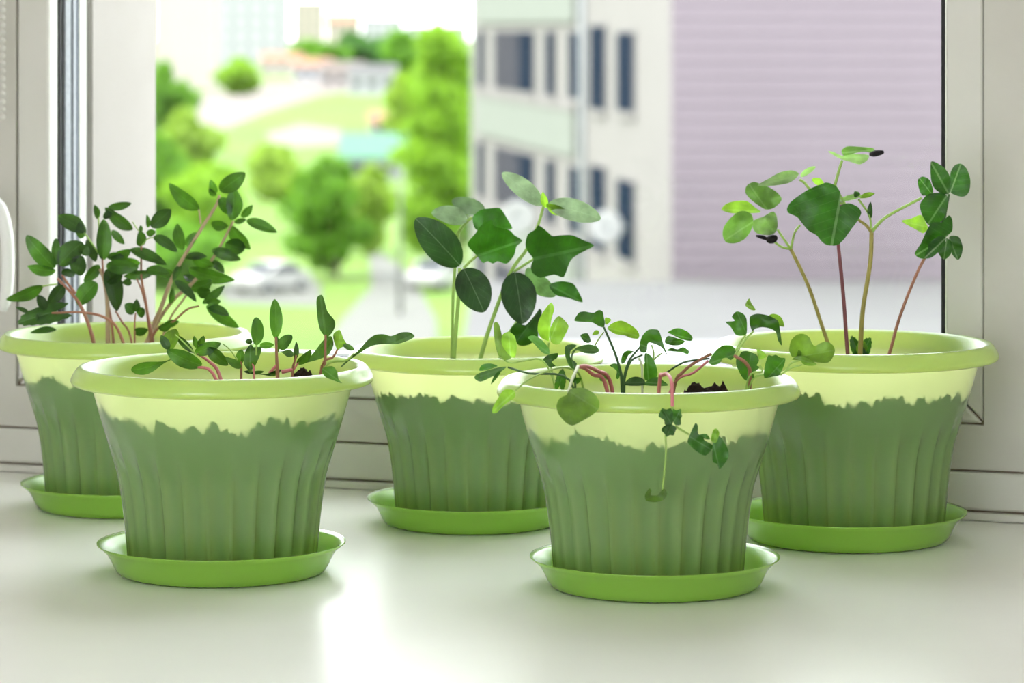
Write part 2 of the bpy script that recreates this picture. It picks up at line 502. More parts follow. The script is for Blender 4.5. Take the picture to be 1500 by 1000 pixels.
NA = NFL * 10
_zs = [0.008 + 0.004 * i for i in range(31)]
pot_v, pot_f = [], []
for z in _zs:
    for j in range(NA):
        th = 2 * math.pi * j / NA
        r = pot_r(z, th)
        pot_v.append((r * math.cos(th), r * math.sin(th), z))
LIP = [(0.0876, 0.1325), (0.0886, 0.1362), (0.0904, 0.1390), (0.0926, 0.1406), (0.0946, 0.1404), (0.0966, 0.1386), (0.0984, 0.1358), (0.0997, 0.1332),
       (0.1000, 0.1312), (0.0992, 0.1296), (0.0970, 0.1286), (0.0940, 0.1280), (0.0905, 0.1277), (0.0872, 0.1280)]
for (r, z) in LIP:
    for j in range(NA):
        th = 2 * math.pi * j / NA
        pot_v.append((r * math.cos(th), r * math.sin(th), z))
nrow = len(_zs) + len(LIP)
for k in range(nrow - 1):
    for j in range(NA):
        pot_f.append((k * NA + j, k * NA + (j + 1) % NA, (k + 1) * NA + (j + 1) % NA, (k + 1) * NA + j))
pot_v.append((0, 0, 0.0075))
for j in range(NA):
    pot_f.append((len(pot_v) - 1, (j + 1) % NA, j))

SAU_OUT = [(0.0, 0.0006), (0.060, 0.0006), (0.0660, 0.0), (0.0690, 0.0012), (0.0712, 0.0048), (0.0732, 0.0092), (0.0755, 0.0132), (0.0786, 0.0164), (0.0822, 0.0192)]
SAU_IN = [(0.0822, 0.0200), (0.0790, 0.0180), (0.0758, 0.0152), (0.0728, 0.0115), (0.0708, 0.0072), (0.0680, 0.0040), (0.0640, 0.0030), (0.0, 0.0030)]


def soil_mesh(seed, mounds):
    """plug of soil that fills the pot, with a lumpy top"""
    n, rings = 480, 40
    zt = 0.1085

    def top(x, y, edge):
        p = Vector((x * 55 + seed * 9.1, y * 55, seed * 3.3))
        h = zt + 0.0075 * noise.noise(p) + 0.0050 * noise.noise(p * 2.6) + 0.0042 * noise.noise(p * 6.1) + 0.0032 * noise.noise(p * 13.0)
        for (mx, my, mr, mh) in mounds:
            h += mh * math.exp(-((x - mx) ** 2 + (y - my) ** 2) / (mr * mr))
        return h
    v, f = [(0, 0, top(0, 0, 0))], []
    for k in range(1, rings + 1):
        for j in range(n):
            th = 2 * math.pi * j / n
            rr = k / rings
            x, y = 0.078 * rr * math.cos(th), 0.078 * rr * math.sin(th)
            z = top(x, y, rr)
            r = (plug_r(z) if z < 0.1 else pot_r(z, th) - 0.0006) * rr if k == rings else 0.078 * rr
            v.append((r * math.cos(th), r * math.sin(th), z))
    for j in range(n):
        f.append((0, 1 + j, 1 + (j + 1) % n))
    for k in range(rings - 1):
        a, b = 1 + k * n, 1 + (k + 1) * n
        for j in range(n):
            f.append((a + j, b + j, b + (j + 1) % n, a + (j + 1) % n))
    base = 1 + (rings - 1) * n
    for q in range(1, 9):
        for j in range(n):
            th = 2 * math.pi * j / n
            zt_ = v[base + j][2]
            z = zt_ + (0.0095 - zt_) * q / 8
            r = plug_r(z)
            v.append((r * math.cos(th), r * math.sin(th), z))
        a = 1 + (rings - 1) * n + (q - 1) * n
        b = 1 + rings * n + (q - 1) * n
        for j in range(n):
            f.append((a + j, b + j, b + (j + 1) % n, a + (j + 1) % n))
    return v, f


POTS = {}
pot_me = None
specs = [  # key, px of pot, row of base centre, rim diameter, px of saucer, turn, soil mounds, plant words
    ('herb', 185, 742, 0.193, 185, 0.3, [(-0.035, 0.0, 0.012, 0.0125), (0.012, 0.01, 0.014, 0.0125), (0.0, 0.0, 0.030, 0.0060)], 'bushy small-leaved herb seedlings'),
    ('beet', 326, 837, 0.201, 324.5, 0.0, [(0.056, 0.01, 0.012, 0.0225), (0.044, 0.012, 0.012, 0.0145), (-0.034, 0.01, 0.012, 0.0145), (0.008, 0.015, 0.016, 0.0135), (-0.07, -0.03, 0.012, 0.0120)], 'red-stemmed beet seedlings'),
    ('cuke', 697, 765, 0.1875, 692, 0.2, [(0.0, 0.0, 0.020, 0.0040)], 'cucumber seedlings'),
    ('radish', 950, 858, 0.1972, 959.0, 0.1, [(0.024, 0.01, 0.016, 0.0125), (0.040, 0.01, 0.012, 0.0150), (0.054, 0.012, 0.014, 0.0185), (-0.018, 0.0, 0.016, 0.0135), (0.006, 0.0, 0.012, 0.0130)], 'sprawling toothed-leaf sprouts'),
    ('cotton', 1251, 789, 0.2042, 1242, 0.15, [(0.030, 0.0, 0.012, 0.0145), (0.0, 0.0, 0.020, 0.0060)], 'tall heart-leaved seedlings'),
]
for (key, px, row, D, spx, turn, mounds, words) in specs:
    dep = EYE * F / (row - HOR)
    k = D / 0.2
    p0 = P(px, row, dep)
    s0 = P(spx, row, dep)
    m = MB().lathe(SAU_OUT + SAU_IN, (0, 0, 0), 96)
    so = m.build('plant_saucer', 'saucer', None, True)
    so.location = (s0.x, s0.y, 0.0004); so.scale = (k, k, k)
    tag(so, 'round light green plastic saucer under the pot of ' + words, 'saucer', 'green saucers on the window sill')
    po = mesh_obj('flower_pot', pot_v, pot_f, 'pot', None, True) if pot_me is None else bpy.data.objects.new('flower_pot', pot_me)
    if pot_me is None:
        pot_me = po.data
    else:
        col.objects.link(po)
    po.location = (p0.x, p0.y, -0.0036 * k); po.scale = (k, k, k); po.rotation_euler.z = PSI + turn
    tag(po, 'fluted translucent light green plastic pot holding ' + words, 'flower pot', 'green flower pots on the window sill')
    sv, sf = soil_mesh(len(POTS) + 1.0, mounds)
    sl = mesh_obj('potting_soil', sv, sf, 'soil', None, True)
    sl.location = po.location; sl.scale = po.scale; sl.rotation_euler.z = PSI + turn
    tag(sl, 'dark crumbly potting soil around the ' + words, 'soil', kind='stuff')
    POTS[key] = (p0, dep, k)


# ------------------------------------------------------------------ leaves and stems
def prof_width(kind, s):
    if kind == 'o':
        return max(0.0, math.sin(math.pi * s ** 0.93)) ** 0.55
    if kind == 'l':
        return max(0.0, math.sin(math.pi * s ** 0.84)) ** 0.68
    if kind == 's':
        a = 0.10 + 0.90 * sstep(0.12, 0.72, s)
        return a * (max(0.0, 1 - ((s - 0.70) / 0.30) ** 2) ** 0.55 if s > 0.70 else 1)
    return 1.0


def polar_r(kind, th):
    """outline of leaves whose stalk meets the blade inside the outline; 0 is towards the tip"""
    a = abs(th)
    if kind == 'h':        # heart
        r = 0.5 + 0.5 * math.cos(a) ** 2 * (1 if a < math.pi / 2 else 0.55)
        r = 0.60 + 0.40 * math.exp(-(a / 0.50) ** 2) + 0.10 * math.exp(-((a - 2.0) / 0.6) ** 2)
        return r * (1 - 0.86 * sstep(2.55, 3.141, a))
    if kind == 'c':        # angular cucumber leaf
        r = 0.70 + 0.32 * math.exp(-(a / 0.34) ** 2) + 0.13 * math.exp(-((a - 1.10) / 0.34) ** 2) + 0.06 * math.exp(-((a - 2.0) / 0.3) ** 2)
        r *= 1 + 0.04 * (1 - 2 * abs((a * 4.2) % 1.0 - 0.5))
        return r * (1 - 0.80 * sstep(2.55, 3.141, a))
    if kind == 'k':        # kidney seed leaf with a notch at the end
        return 0.86 + 0.16 * math.exp(-((a - 0.75) / 0.55) ** 2) - 0.38 * math.exp(-(a / 0.32) ** 2) - 0.30 * sstep(2.3, 3.141, a)
    if kind == 't':        # rounded, toothed
        r = 0.80 + 0.20 * math.exp(-(a / 0.7) ** 2)
        r *= 1 + 0.10 * (1 - 2 * abs((a * 3.0 + 0.25) % 1.0 - 0.5))
        return r * (1 - 0.80 * sstep(2.3, 3.141, a))
    return 1.0


POLAR_HALF = {'h': 0.66, 'c': 0.80, 'k': 0.90, 't': 0.80}
CAMV = Vector((CX, CY, EYE))


def leaf(kind, b, t, w, mat, parent, roll=0.0, bend=0.12, fold=0.18, flip=False, wave=0.0, name='leaf'):
    b, t = Vector(b), Vector(t)
    u = t - b
    L = u.length
    u.normalize()
    view = (CAMV - (b + t) * 0.5).normalized()
    n = (view - u * view.dot(u))
    if n.length < 1e-3:
        n = Vector((0, 0, 1))
    n.normalize()
    n = Matrix.Rotation(roll, 3, u) @ n
    v = n.cross(u) * -1.0
    rnd = random.random() * 10
    verts, faces, uvs = [], [], []
    if kind in 'ols':
        NS, NW = 12, 3
        for i in range(NS + 1):
            s = 0.5 - 0.5 * math.cos(math.pi * i / NS)
            ww = w * 0.5 * max(prof_width(kind, s), 0.03)
            for j in range(-NW, NW + 1):
                q = j / NW
                off = bend * L * (4 * s * (1 - s)) * 0.5 - bend * L * 0.6 * s * s
                off += fold * ww * abs(q) + wave * w * math.sin(s * 9 + rnd + q * 2) * abs(q)
                verts.append(b + u * (L * s) + v * (ww * q) + n * off)
                uvs.append((q * prof_width(kind, s), s))
        m = 2 * NW + 1
        for i in range(NS):
            for j in range(2 * NW):
                a = i * m + j
                faces.append((a, a + 1, a + m + 1, a + m))
    else:
        NT, NR = 72, 5
        hw = max(abs(polar_r(kind, k / 100.0) * math.sin(k / 100.0)) for k in range(315))
        tip = max(polar_r(kind, 0.0), 0.3) if kind != 'k' else 0.80
        su, sv_ = L / tip, (w * 0.5) / hw
        verts.append(b.copy()); uvs.append((0, 0))
        for r_ in range(1, NR + 1):
            rr = r_ / NR
            for k in range(NT):
                th = -math.pi + 2 * math.pi * k / NT
                R = polar_r(kind, th) * rr
                x, y = R * math.sin(th), R * math.cos(th)
                off = fold * abs(x) * sv_ - bend * L * (x * x + y * y) + wave * w * rr * math.sin(3 * th + rnd)
                off += 0.03 * w * rr * math.sin(5 * th + rnd * 2)
                verts.append(b + u * (y * su) + v * (x * sv_) + n * off)
                uvs.append((x, y))
        for k in range(NT):
            faces.append((0, 1 + k, 1 + (k + 1) % NT))
        for r_ in range(NR - 1):
            a, c = 1 + r_ * NT, 1 + (r_ + 1) * NT
            for k in range(NT):
                faces.append((a + k, c + k, c + (k + 1) % NT, a + (k + 1) % NT))
    # make the upper face point along n unless the leaf is seen from below
    f0 = faces[len(faces) // 2]
    fn = (verts[f0[1]] - verts[f0[0]]).cross(verts[f0[2]] - verts[f0[0]])
    if (fn.dot(n) < 0) != flip:
        faces = [tuple(reversed(f)) for f in faces]
    return mesh_obj(name, verts, faces, mat, parent, True, uvs)


class Seedling:
    def __init__(self, pot, crop, name, label, cat, group, dz=0.0, lean=0.0, leafmat='herb'):
        self.p0, self.dep, self.k = POTS[pot]
        self.ox, self.oy, self.s = crop
        self.dz, self.lean, self.mat = dz, lean, leafmat
        self.root = empty(name)
        self.placed = False
        self.ybase = None
        tag(self.root, label, cat, group)

    def pt(self, x, y, dz=None):
        px, py = self.ox + x / self.s, self.oy + y / self.s
        d = self.dz if dz is None else dz
        if self.ybase is None:
            self.ybase = py
        d += self.lean * (self.ybase - py) / 200.0 if dz is None else 0.0
        return P(px, py, self.dep + d)

    def metres(self, wpx):
        return wpx / self.s * self.dep / F

    def stem(self, pts, r0, r1, mat, name='stem', root=True):
        q = [self.pt(*p) for p in pts]
        if root:
            b = q[0].copy()
            if len(q) > 1:
                g = Vector((q[0].x - q[1].x, q[0].y - q[1].y, 0))
                if g.length > 0.015: g *= 0.015 / g.length
                b += g
            off = Vector((b.x - self.p0.x, b.y - self.p0.y, 0))
            if off.length > 0.064 * self.k:
                off *= 0.064 * self.k / off.length
                b = Vector((self.p0.x + off.x, self.p0.y + off.y, b.z))
                if (q[0].xy - self.p0.xy).length > 0.070 * self.k:
                    q[0] = q[0].lerp(b, 0.7)
            zb = 0.104 * self.k
            q = [Vector((b.x, b.y, zb))] + q
            if not self.placed:
                self.base = Vector((b.x, b.y, zb)); self.placed = True
        path = smooth_path(q, 5)
        n = len(path)
        rad = [self.metres(r0 + (r1 - r0) * i / (n - 1)) for i in range(n)]
        MB().tube(path, rad, 8).build(name, mat, self.root, True)
        return self

    def leaf(self, kind, bx, by, tx, ty, w, roll=None, td=None, bd=None, mat=None, bend=0.12, fold=0.18, flip=False, wave=0.03):
        if roll is None: roll = random.uniform(-42, 42)
        if bd is None: bd = 0.0
        length = math.hypot(tx - bx, ty - by)
        if td is None: td = random.uniform(-0.45, 0.45) * self.metres(length)
        b = self.pt(bx, by)
        off = bd
        # absolute shifts along the view axis, keeping the sight line
        pb = P(self.ox + bx / self.s, self.oy + by / self.s, self._dep(by) + off)
        pt_ = P(self.ox + tx / self.s, self.oy + ty / self.s, self._dep(by) + off + td)
        rr = math.radians(roll)
        leaf(kind, pb, pt_, self.metres(w) / max(0.45, math.cos(rr)), mat or self.mat, self.root, rr, bend, fold, flip, wave)
        return self

    def poly(self, crop, c, outline, mat=None, bd=0.0, gx=0.0, gy=0.0, bowl=0.12, flip=False, crumple=0.11, tip=None):
        """a leaf blade with an outline of its own; gx and gy tilt it away, bowl cups it"""
        ox, oy, k = crop
        pts = [(ox + x / k, oy + y / k) for x, y in outline]
        cx, cy = ox + c[0] / k, oy + c[1] / k
        n = len(pts)
        ring = []
        for i in range(n):
            a, b, d, e = pts[i - 1], pts[i], pts[(i + 1) % n], pts[(i + 2) % n]
            for t in (0.0, 0.34, 0.67):
                q = []
                for j in (0, 1):
                    A, B_, D, E = a[j], b[j], d[j], e[j]
                    q.append(B_ + (D - B_) * (t * t * (3 - 2 * t)) + 0.4 * ((D - A) * (t - 2 * t * t + t ** 3) + (E - B_) * (t ** 3 - t * t)))
                ring.append(q)
        m = self.dep / F
        far = max(ring, key=lambda q: math.hypot(q[0] - cx, q[1] - cy))
        L = math.hypot(far[0] - cx, far[1] - cy)
        if tip is not None:
            far = (ox + tip[0] / k, oy + tip[1] / k)
        fl_ = math.hypot(far[0] - cx, far[1] - cy)
        ux, uy = (far[0] - cx) / fl_, (far[1] - cy) / fl_
        base = self._dep((cy - self.oy) * self.s) + bd
        sd = random.random() * 50
        verts, uvs, faces = [], [], []

        def put(x, y):
            dx, dy = x - cx, y - cy
            r2 = (dx * dx + dy * dy) / (L * L)
            along, across = (dx * ux + dy * uy) / L, (dx * uy - dy * ux) / L
            d = base + m * (gx * dx + gy * dy) + m * L * (bowl * r2 - 0.16 * abs(across) + crumple * noise.noise(Vector((dx / L * 3 + sd, dy / L * 3, 0.3))))
            verts.append(P(x, y, d)); uvs.append((across, along))
        nt = len(ring)
        p2 = [Vector((q[0], q[1])) for q in ring]

        def inside(x, y):
            c_ = False
            for a in range(nt):
                x1, y1 = ring[a]; x2, y2 = ring[(a + 1) % nt]
                if (y1 > y) != (y2 > y) and x < (x2 - x1) * (y - y1) / (y2 - y1) + x1:
                    c_ = not c_
            return c_
        x0_, x1_ = min(q[0] for q in ring), max(q[0] for q in ring)
        y0_, y1_ = min(q[1] for q in ring), max(q[1] for q in ring)
        st = max(x1_ - x0_, y1_ - y0_) / 11.0
        yy, row_ = y0_ + st * 0.5, 0
        while yy < y1_:
            xx = x0_ + st * (0.25 + 0.5 * (row_ % 2))
            while xx < x1_:
                if inside(xx, yy) and min((xx - q[0]) ** 2 + (yy - q[1]) ** 2 for q in ring) > (0.4 * st) ** 2:
                    p2.append(Vector((xx, yy)))
                xx += st
            yy += st * 0.87; row_ += 1
        ov, oe, of = delaunay_2d_cdt(p2, [(a, (a + 1) % nt) for a in range(nt)], [tuple(range(nt))], 1, 1e-5)[:3]
        for q in ov:
            put(q.x, q.y)
        area = 0.0
        for f in of:
            a, b, c_ = ov[f[0]], ov[f[1]], ov[f[2]]
            cr = (b.x - a.x) * (c_.y - a.y) - (b.y - a.y) * (c_.x - a.x)
            faces.append(tuple(f) if (cr < 0) != flip else tuple(reversed(f)))
        mesh_obj('leaf', verts, faces, mat or self.mat, self.root, True, uvs)
        return self

    def _dep(self, y):
        py = self.oy + y / self.s
        if self.ybase is None: self.ybase = py
        return self.dep + self.dz + self.lean * (self.ybase - py) / 200.0

    def lump(self, pts, r, mat, name):
        MB().tube(smooth_path([self.pt(*p) for p in pts], 4), [self.metres(x) for x in r], 8).build(name, mat, self.root, True)
        return self

    def done(self):
        """the empty stands at the base of the seedling"""
        base = self.base if self.placed else self.pt(0, 0)
        for c in self.root.children:
            c.data.transform(Matrix.Translation(-base))
        self.root.location = base


# ------------------------------------------------------------------ plants
A = (0, 220, 1500 / 420.0)
B = (180, 400, 1500 / 450.0)
C_ = (580, 220, 1133 / 340.0)
D_ = (680, 420, 1273 / 280.0)
E_ = (900, 420, 1000 / 340.0)
F_ = (1030, 200, 1273 / 420.0)
G1, G2, G3 = (675, 290, 25 / 3.0), (730, 240, 667 / 160.0), (1050, 200, 1471 / 250.0)
G4, G5, G6 = (1310, 220, 706 / 120.0), (690, 430, 5.0), (830, 440, 7.5)
G7, G8, G10 = (1030, 430, 1429 / 200.0), (930, 540, 762 / 160.0), (350, 420, 1500 / 270.0)
HG, BG, CG, RG, KG = ('herb seedlings in the back pot by the handle', 'beet seedlings in one pot', 'cucumber seedlings in one pot',
                      'sprouts in the front pot', 'heart-leaved seedlings in one pot')

# --- bushy herb -----------------------------------------------------------
s = Seedling('herb', A, 'herb_seedling', 'herb seedling with a red stem leaning out towards the window handle', 'seedling', HG, -0.03)
s.stem([(480, 965), (430, 830), (385, 760), (300, 670)], 11, 7, 'stem_brown').stem([(395, 750), (350, 690), (325, 650)], 8, 5, 'stem_brown', 'petiole', False)
s.stem([(300, 700), (255, 705), (220, 712)], 4, 4, 'stem_green', 'petiole', False)
for a in (('o', 285, 615, 138, 452, 92), ('l', 290, 630, 140, 612, 60), ('l', 225, 708, 35, 790, 66), ('l', 335, 705, 250, 812, 70), ('o', 295, 600, 292, 458, 48),
          ('o', 310, 600, 430, 478, 110), ('o', 420, 540, 460, 500, 70), ('l', 320, 640, 395, 650, 45), ('o', 400, 650, 430, 555, 90)):
    s.leaf(*a)
s.done()
s = Seedling('herb', A, 'herb_seedling', 'drooping herb seedling whose curved stem arches over the pot rim', 'seedling', HG, -0.055)
s.stem([(630, 965), (560, 880), (430, 848), (270, 852)], 9, 5, 'stem_brown')
for a in (('t', 268, 850, 98, 890, 105), ('o', 238, 835, 200, 758, 52), ('l', 205, 850, 208, 912, 45), ('l', 150, 850, 82, 818, 24)):
    s.leaf(*a)
s.done()
s = Seedling('herb', A, 'herb_seedling', 'herb seedling with a thick double stem and one large upright oval leaf', 'seedling', HG, -0.01)
s.stem([(565, 960), (562, 800), (548, 690), (522, 620)], 14, 8, 'stem_tan').stem([(590, 960), (575, 850), (545, 700), (535, 560)], 8, 5, 'stem_brown', 'branch')
s.stem([(535, 570), (520, 450), (515, 350)], 5, 4, 'stem_green', 'petiole', False).stem([(530, 560), (470, 470), (440, 430)], 4, 4, 'stem_green', 'petiole', False)
for a in (('o', 540, 575, 545, 362, 82), ('o', 442, 430, 303, 338, 86), ('o', 425, 462, 420, 375, 56), ('o', 505, 690, 402, 806, 96), ('l', 560, 620, 620, 838, 95),
          ('l', 695, 415, 545, 305, 66), ('l', 565, 300, 690, 280, 44), ('l', 510, 358, 496, 284, 34), ('l', 585, 418, 650, 492, 42), ('l', 575, 570, 690, 525, 60),
          ('o', 555, 605, 720, 612, 74), ('l', 500, 582, 452, 465, 54), ('l', 520, 600, 440, 690, 60), ('l', 560, 560, 650, 555, 40), ('l', 640, 640, 560, 700, 46), ('l', 540, 350, 590, 330, 40)):
    s.leaf(*a)
s.done()
s = Seedling('herb', A, 'herb_seedling', 'slim herb seedling with a round bud and a dark pointed leaf at its top', 'seedling', HG, 0.0)
s.stem([(785, 950), (760, 780), (740, 660), (740, 500)], 10, 5, 'stem_brown').stem([(790, 940), (750, 760), (715, 670)], 8, 4, 'stem_brown', 'branch')
s.stem([(680, 965), (640, 900), (605, 840)], 6, 5, 'stem_brown', 'branch')
s.stem([(740, 500), (770, 465), (805, 455)], 3, 3, 'stem_green', 'petiole', False).stem([(740, 440), (710, 400), (695, 375)], 3, 3, 'stem_green', 'petiole', False)
for a in (('o', 735, 502, 735, 425, 54), ('l', 790, 402, 898, 308, 84), ('l', 775, 405, 770, 338, 26), ('l', 740, 428, 735, 392, 22), ('l', 805, 450, 928, 526, 58),
          ('l', 680, 518, 872, 592, 62), ('l', 765, 625, 885, 640, 54), ('l', 800, 642, 645, 662, 50), ('o', 600, 590, 732, 592, 66), ('l', 690, 690, 640, 692, 40),
          ('l', 765, 430, 815, 430, 40), ('l', 720, 640, 600, 560, 60)):
    s.leaf(*a)
s.done()
s = Seedling('herb', A, 'herb_seedling', 'tallest herb seedling with a pale woody stem and a dark folded top leaf', 'seedling', HG, 0.02)
s.stem([(790, 950), (840, 830), (900, 670), (960, 560), (1060, 400), (1130, 290), (1148, 235)], 14, 7, 'stem_tan')
s.stem([(1050, 385), (1045, 345), (1040, 310)], 5, 4, 'stem_tan', 'petiole', False)
for a in (('o', 1150, 212, 1278, 122, 92), ('l', 1132, 222, 1100, 155, 40), ('l', 1130, 238, 1092, 200, 32), ('l', 1042, 310, 880, 180, 80), ('o', 1212, 365, 1225, 195, 88),
          ('o', 1150, 248, 1205, 335, 68), ('l', 960, 520, 920, 382, 64), ('l', 975, 502, 1027, 428, 52), ('l', 968, 560, 1082, 552, 42), ('l', 985, 620, 1222, 684, 74),
          ('l', 1105, 380, 1195, 400, 55), ('l', 945, 600, 905, 680, 40), ('l', 1010, 560, 1120, 610, 60), ('l', 910, 650, 800, 620, 50)):
    s.leaf(*a)
s.done()
s = Seedling('herb', A, 'herb_seedling', 'herb seedling with a tan stem and a drooping dark leaf pointing outdoors', 'seedling', HG, 0.04)
s.stem([(800, 940), (900, 790), (1000, 700), (1110, 570), (1180, 450), (1222, 370)], 12, 6, 'stem_tan').stem([(880, 900), (960, 780), (1010, 710)], 8, 5, 'stem_tan', 'branch')
for a in (('l', 1262, 350, 1322, 288, 42), ('l', 1290, 366, 1448, 425, 60), ('l', 1210, 395, 1305, 525, 74), ('o', 1180, 485, 1282, 520, 96), ('l', 1110, 520, 1258, 572, 66),
          ('l', 1100, 580, 1175, 640, 44), ('l', 1225, 375, 1290, 362, 30), ('l', 1020, 690, 960, 650, 44), ('l', 1060, 640, 1150, 660, 50)):
    s.leaf(*a)
s.done()
s = Seedling('herb', A, 'herb_seedling', 'short herb seedling with curling leaves drooping to the inside of the rim', 'seedling', HG, -0.02)
s.stem([(810, 950), (900, 900), (980, 832), (1042, 815)], 8, 5, 'stem_brown')
for a in (('l', 915, 680, 1028, 786, 48), ('o', 1000, 722, 1112, 690, 66), ('l', 1060, 802, 1178, 708, 46), ('l', 1080, 812, 1252, 934, 62), ('l', 1080, 795, 1155, 790, 44),
          ('l', 890, 805, 905, 718, 32), ('o', 1030, 740, 1100, 740, 60), ('l', 860, 905, 938, 898, 40), ('l', 1090, 820, 1200, 860, 50)):
    s.leaf(*a)
s.done()
s = Seedling('herb', A, 'herb_seedling', 'tiny herb sprout with curled leaves among the stem bases', 'seedling', HG, -0.04)
s.stem([(705, 950), (705, 900), (710, 850)], 5, 4, 'stem_brown')
for a in (('o', 702, 852, 655, 805, 60), ('o', 715, 850, 758, 835, 55), ('l', 712, 845, 715, 780, 40), ('l', 700, 945, 775, 942, 46), ('l', 830, 935, 902, 905, 44), ('l', 295, 938, 160, 950, 34)):
    s.leaf(*a)
s.done()

# --- beet ----------------------------------------------------------------
s = Seedling('beet', B, 'beet_seedling', 'beet seedling with a long leaf touching the rim and a curled yellow leaf', 'seedling', BG, -0.035, 0, 'beet')
s.stem([(440, 490), (350, 455), (235, 418)], 9, 5, 'stem_pink').stem([(355, 395), (300, 340), (255, 300)], 4, 3, 'stem_green', 'petiole', False)
s.leaf('s', 240, 418, 45, 480, 62, bend=0.2).leaf('o', 385, 450, 214, 380, 80, roll=-20).leaf('o', 228, 378, 250, 268, 76, mat='young').leaf('l', 226, 372, 185, 303, 42).leaf('l', 345, 388, 255, 298, 36)
s.done()
s = Seedling('beet', B, 'beet_seedling', 'beet seedling with a bright pink stem and a pointed leaf pair', 'seedling', BG, -0.015, 0, 'beet')
s.stem([(470, 492), (420, 430), (365, 393)], 10, 6, 'stem_pink').stem([(560, 425), (525, 375), (490, 345)], 4, 3, 'stem_green', 'petiole', False)
s.leaf('l', 350, 390, 478, 342, 62).leaf('l', 362, 365, 347, 308, 28).leaf('l', 370, 352, 396, 308, 34).leaf('l', 415, 362, 512, 452, 62).leaf('s', 468, 390, 578, 462, 40, flip=True)
s.done()
s = Seedling('beet', B, 'beet_seedling', 'smallest beet seedling with one dark folded leaf', 'seedling', BG, 0.0, 0, 'beet')
s.stem([(578, 480), (578, 430)], 7, 5, 'stem_brown')
s.leaf('o', 577, 440, 576, 372, 42).leaf('l', 582, 430, 600, 395, 22)
s.done()
s = Seedling('beet', B, 'beet_seedling', 'beet seedling with a broad blunt leaf in front of a narrow upright one', 'seedling', BG, -0.02, 0, 'beet')
s.stem([(640, 480), (632, 440)], 6, 4, 'stem_pink').stem([(652, 400), (652, 350)], 5, 4, 'stem_green', 'petiole', False)
s.poly(G10, (90, 665), [(70, 670), (40, 620), (50, 530), (95, 465), (120, 490), (185, 490), (170, 560), (120, 660)]).leaf('o', 650, 352, 656, 212, 64, bd=0.02).leaf('l', 668, 352, 738, 350, 34, bd=0.02).leaf('l', 632, 335, 598, 332, 28, bd=0.03)
s.leaf('l', 625, 490, 615, 440, 22, mat='young').leaf('l', 640, 490, 590, 478, 18).leaf('l', 625, 488, 690, 480, 18)
s.done()
s = Seedling('beet', B, 'beet_seedling', 'beet seedling with a red stem and a tall narrow upright leaf', 'seedling', BG, 0.0, 0, 'beet')
s.stem([(755, 490), (752, 430), (747, 310)], 11, 6, 'stem_brown').stem([(715, 488), (750, 450)], 8, 7, 'stem_pink', 'branch', False)
s.leaf('o', 746, 318, 744, 126, 64, roll=12, td=0.003).leaf('o', 768, 372, 822, 302, 58).leaf('s', 762, 382, 832, 398, 36, flip=True).leaf('l', 752, 392, 756, 306, 24)
s.leaf('s', 665, 492, 775, 482, 26, bend=0.5)
s.done()
s = Seedling('beet', B, 'beet_seedling', 'beet seedling with a thick pink root neck and a big leaf slanting behind it', 'seedling', BG, 0.0, 0, 'beet')
s.stem([(830, 475), (840, 430), (846, 400)], 8, 5, 'stem_brown').stem([(775, 482), (830, 470)], 10, 8, 'stem_pink', 'root_neck', False).stem([(835, 470), (860, 430), (880, 410)], 5, 4, 'stem_pink', 'petiole', False)
s.leaf('l', 838, 425, 850, 332, 26).leaf('l', 850, 442, 922, 378, 42).poly(G10, (490, 640), [(480, 640), (560, 590), (620, 520), (690, 430), (750, 400), (770, 470), (730, 550), (650, 590), (560, 615)], bd=0.02)
s.done()
s = Seedling('beet', B, 'beet_seedling', 'beet seedling with a tall twisted leaf beside a young yellow-green leaf', 'seedling', BG, 0.01, 0, 'beet')
s.stem([(985, 458), (988, 380), (990, 300)], 8, 6, 'stem_brown').stem([(1005, 452), (1025, 410), (1050, 368)], 7, 5, 'stem_brown', 'petiole')
s.poly(G10, (705, 400), [(700, 405), (660, 350), (640, 260), (630, 130), (640, 80), (675, 65), (695, 110), (720, 200), (770, 260), (785, 310), (760, 370), (720, 410)], gx=0.3).poly(G10, (810, 500), [(800, 510), (770, 430), (770, 380), (820, 350), (850, 420), (885, 480), (840, 490)], mat='young').leaf('l', 1075, 348, 1132, 376, 28, flip=True)
s.done()
s = Seedling('beet', B, 'beet_seedling', 'beet seedling with one long spoon-shaped leaf reaching past the rim', 'seedling', BG, 0.0, 0, 'beet')
s.stem([(1058, 458), (1090, 425), (1130, 392)], 7, 5, 'stem_green')
s.poly(G10, (830, 645), [(830, 645), (900, 575), (960, 530), (1050, 430), (1110, 390), (1180, 385), (1240, 400), (1320, 370), (1390, 370), (1430, 400), (1390, 430), (1290, 465), (1180, 465), (1080, 480), (980, 540), (910, 590), (840, 650)], gx=-0.25, bowl=0.03)
s.poly(G10, (680, 665), [(675, 665), (760, 645), (800, 690), (810, 750), (840, 785), (780, 765), (700, 730)], bd=-0.086, gx=0.3)
s.done()

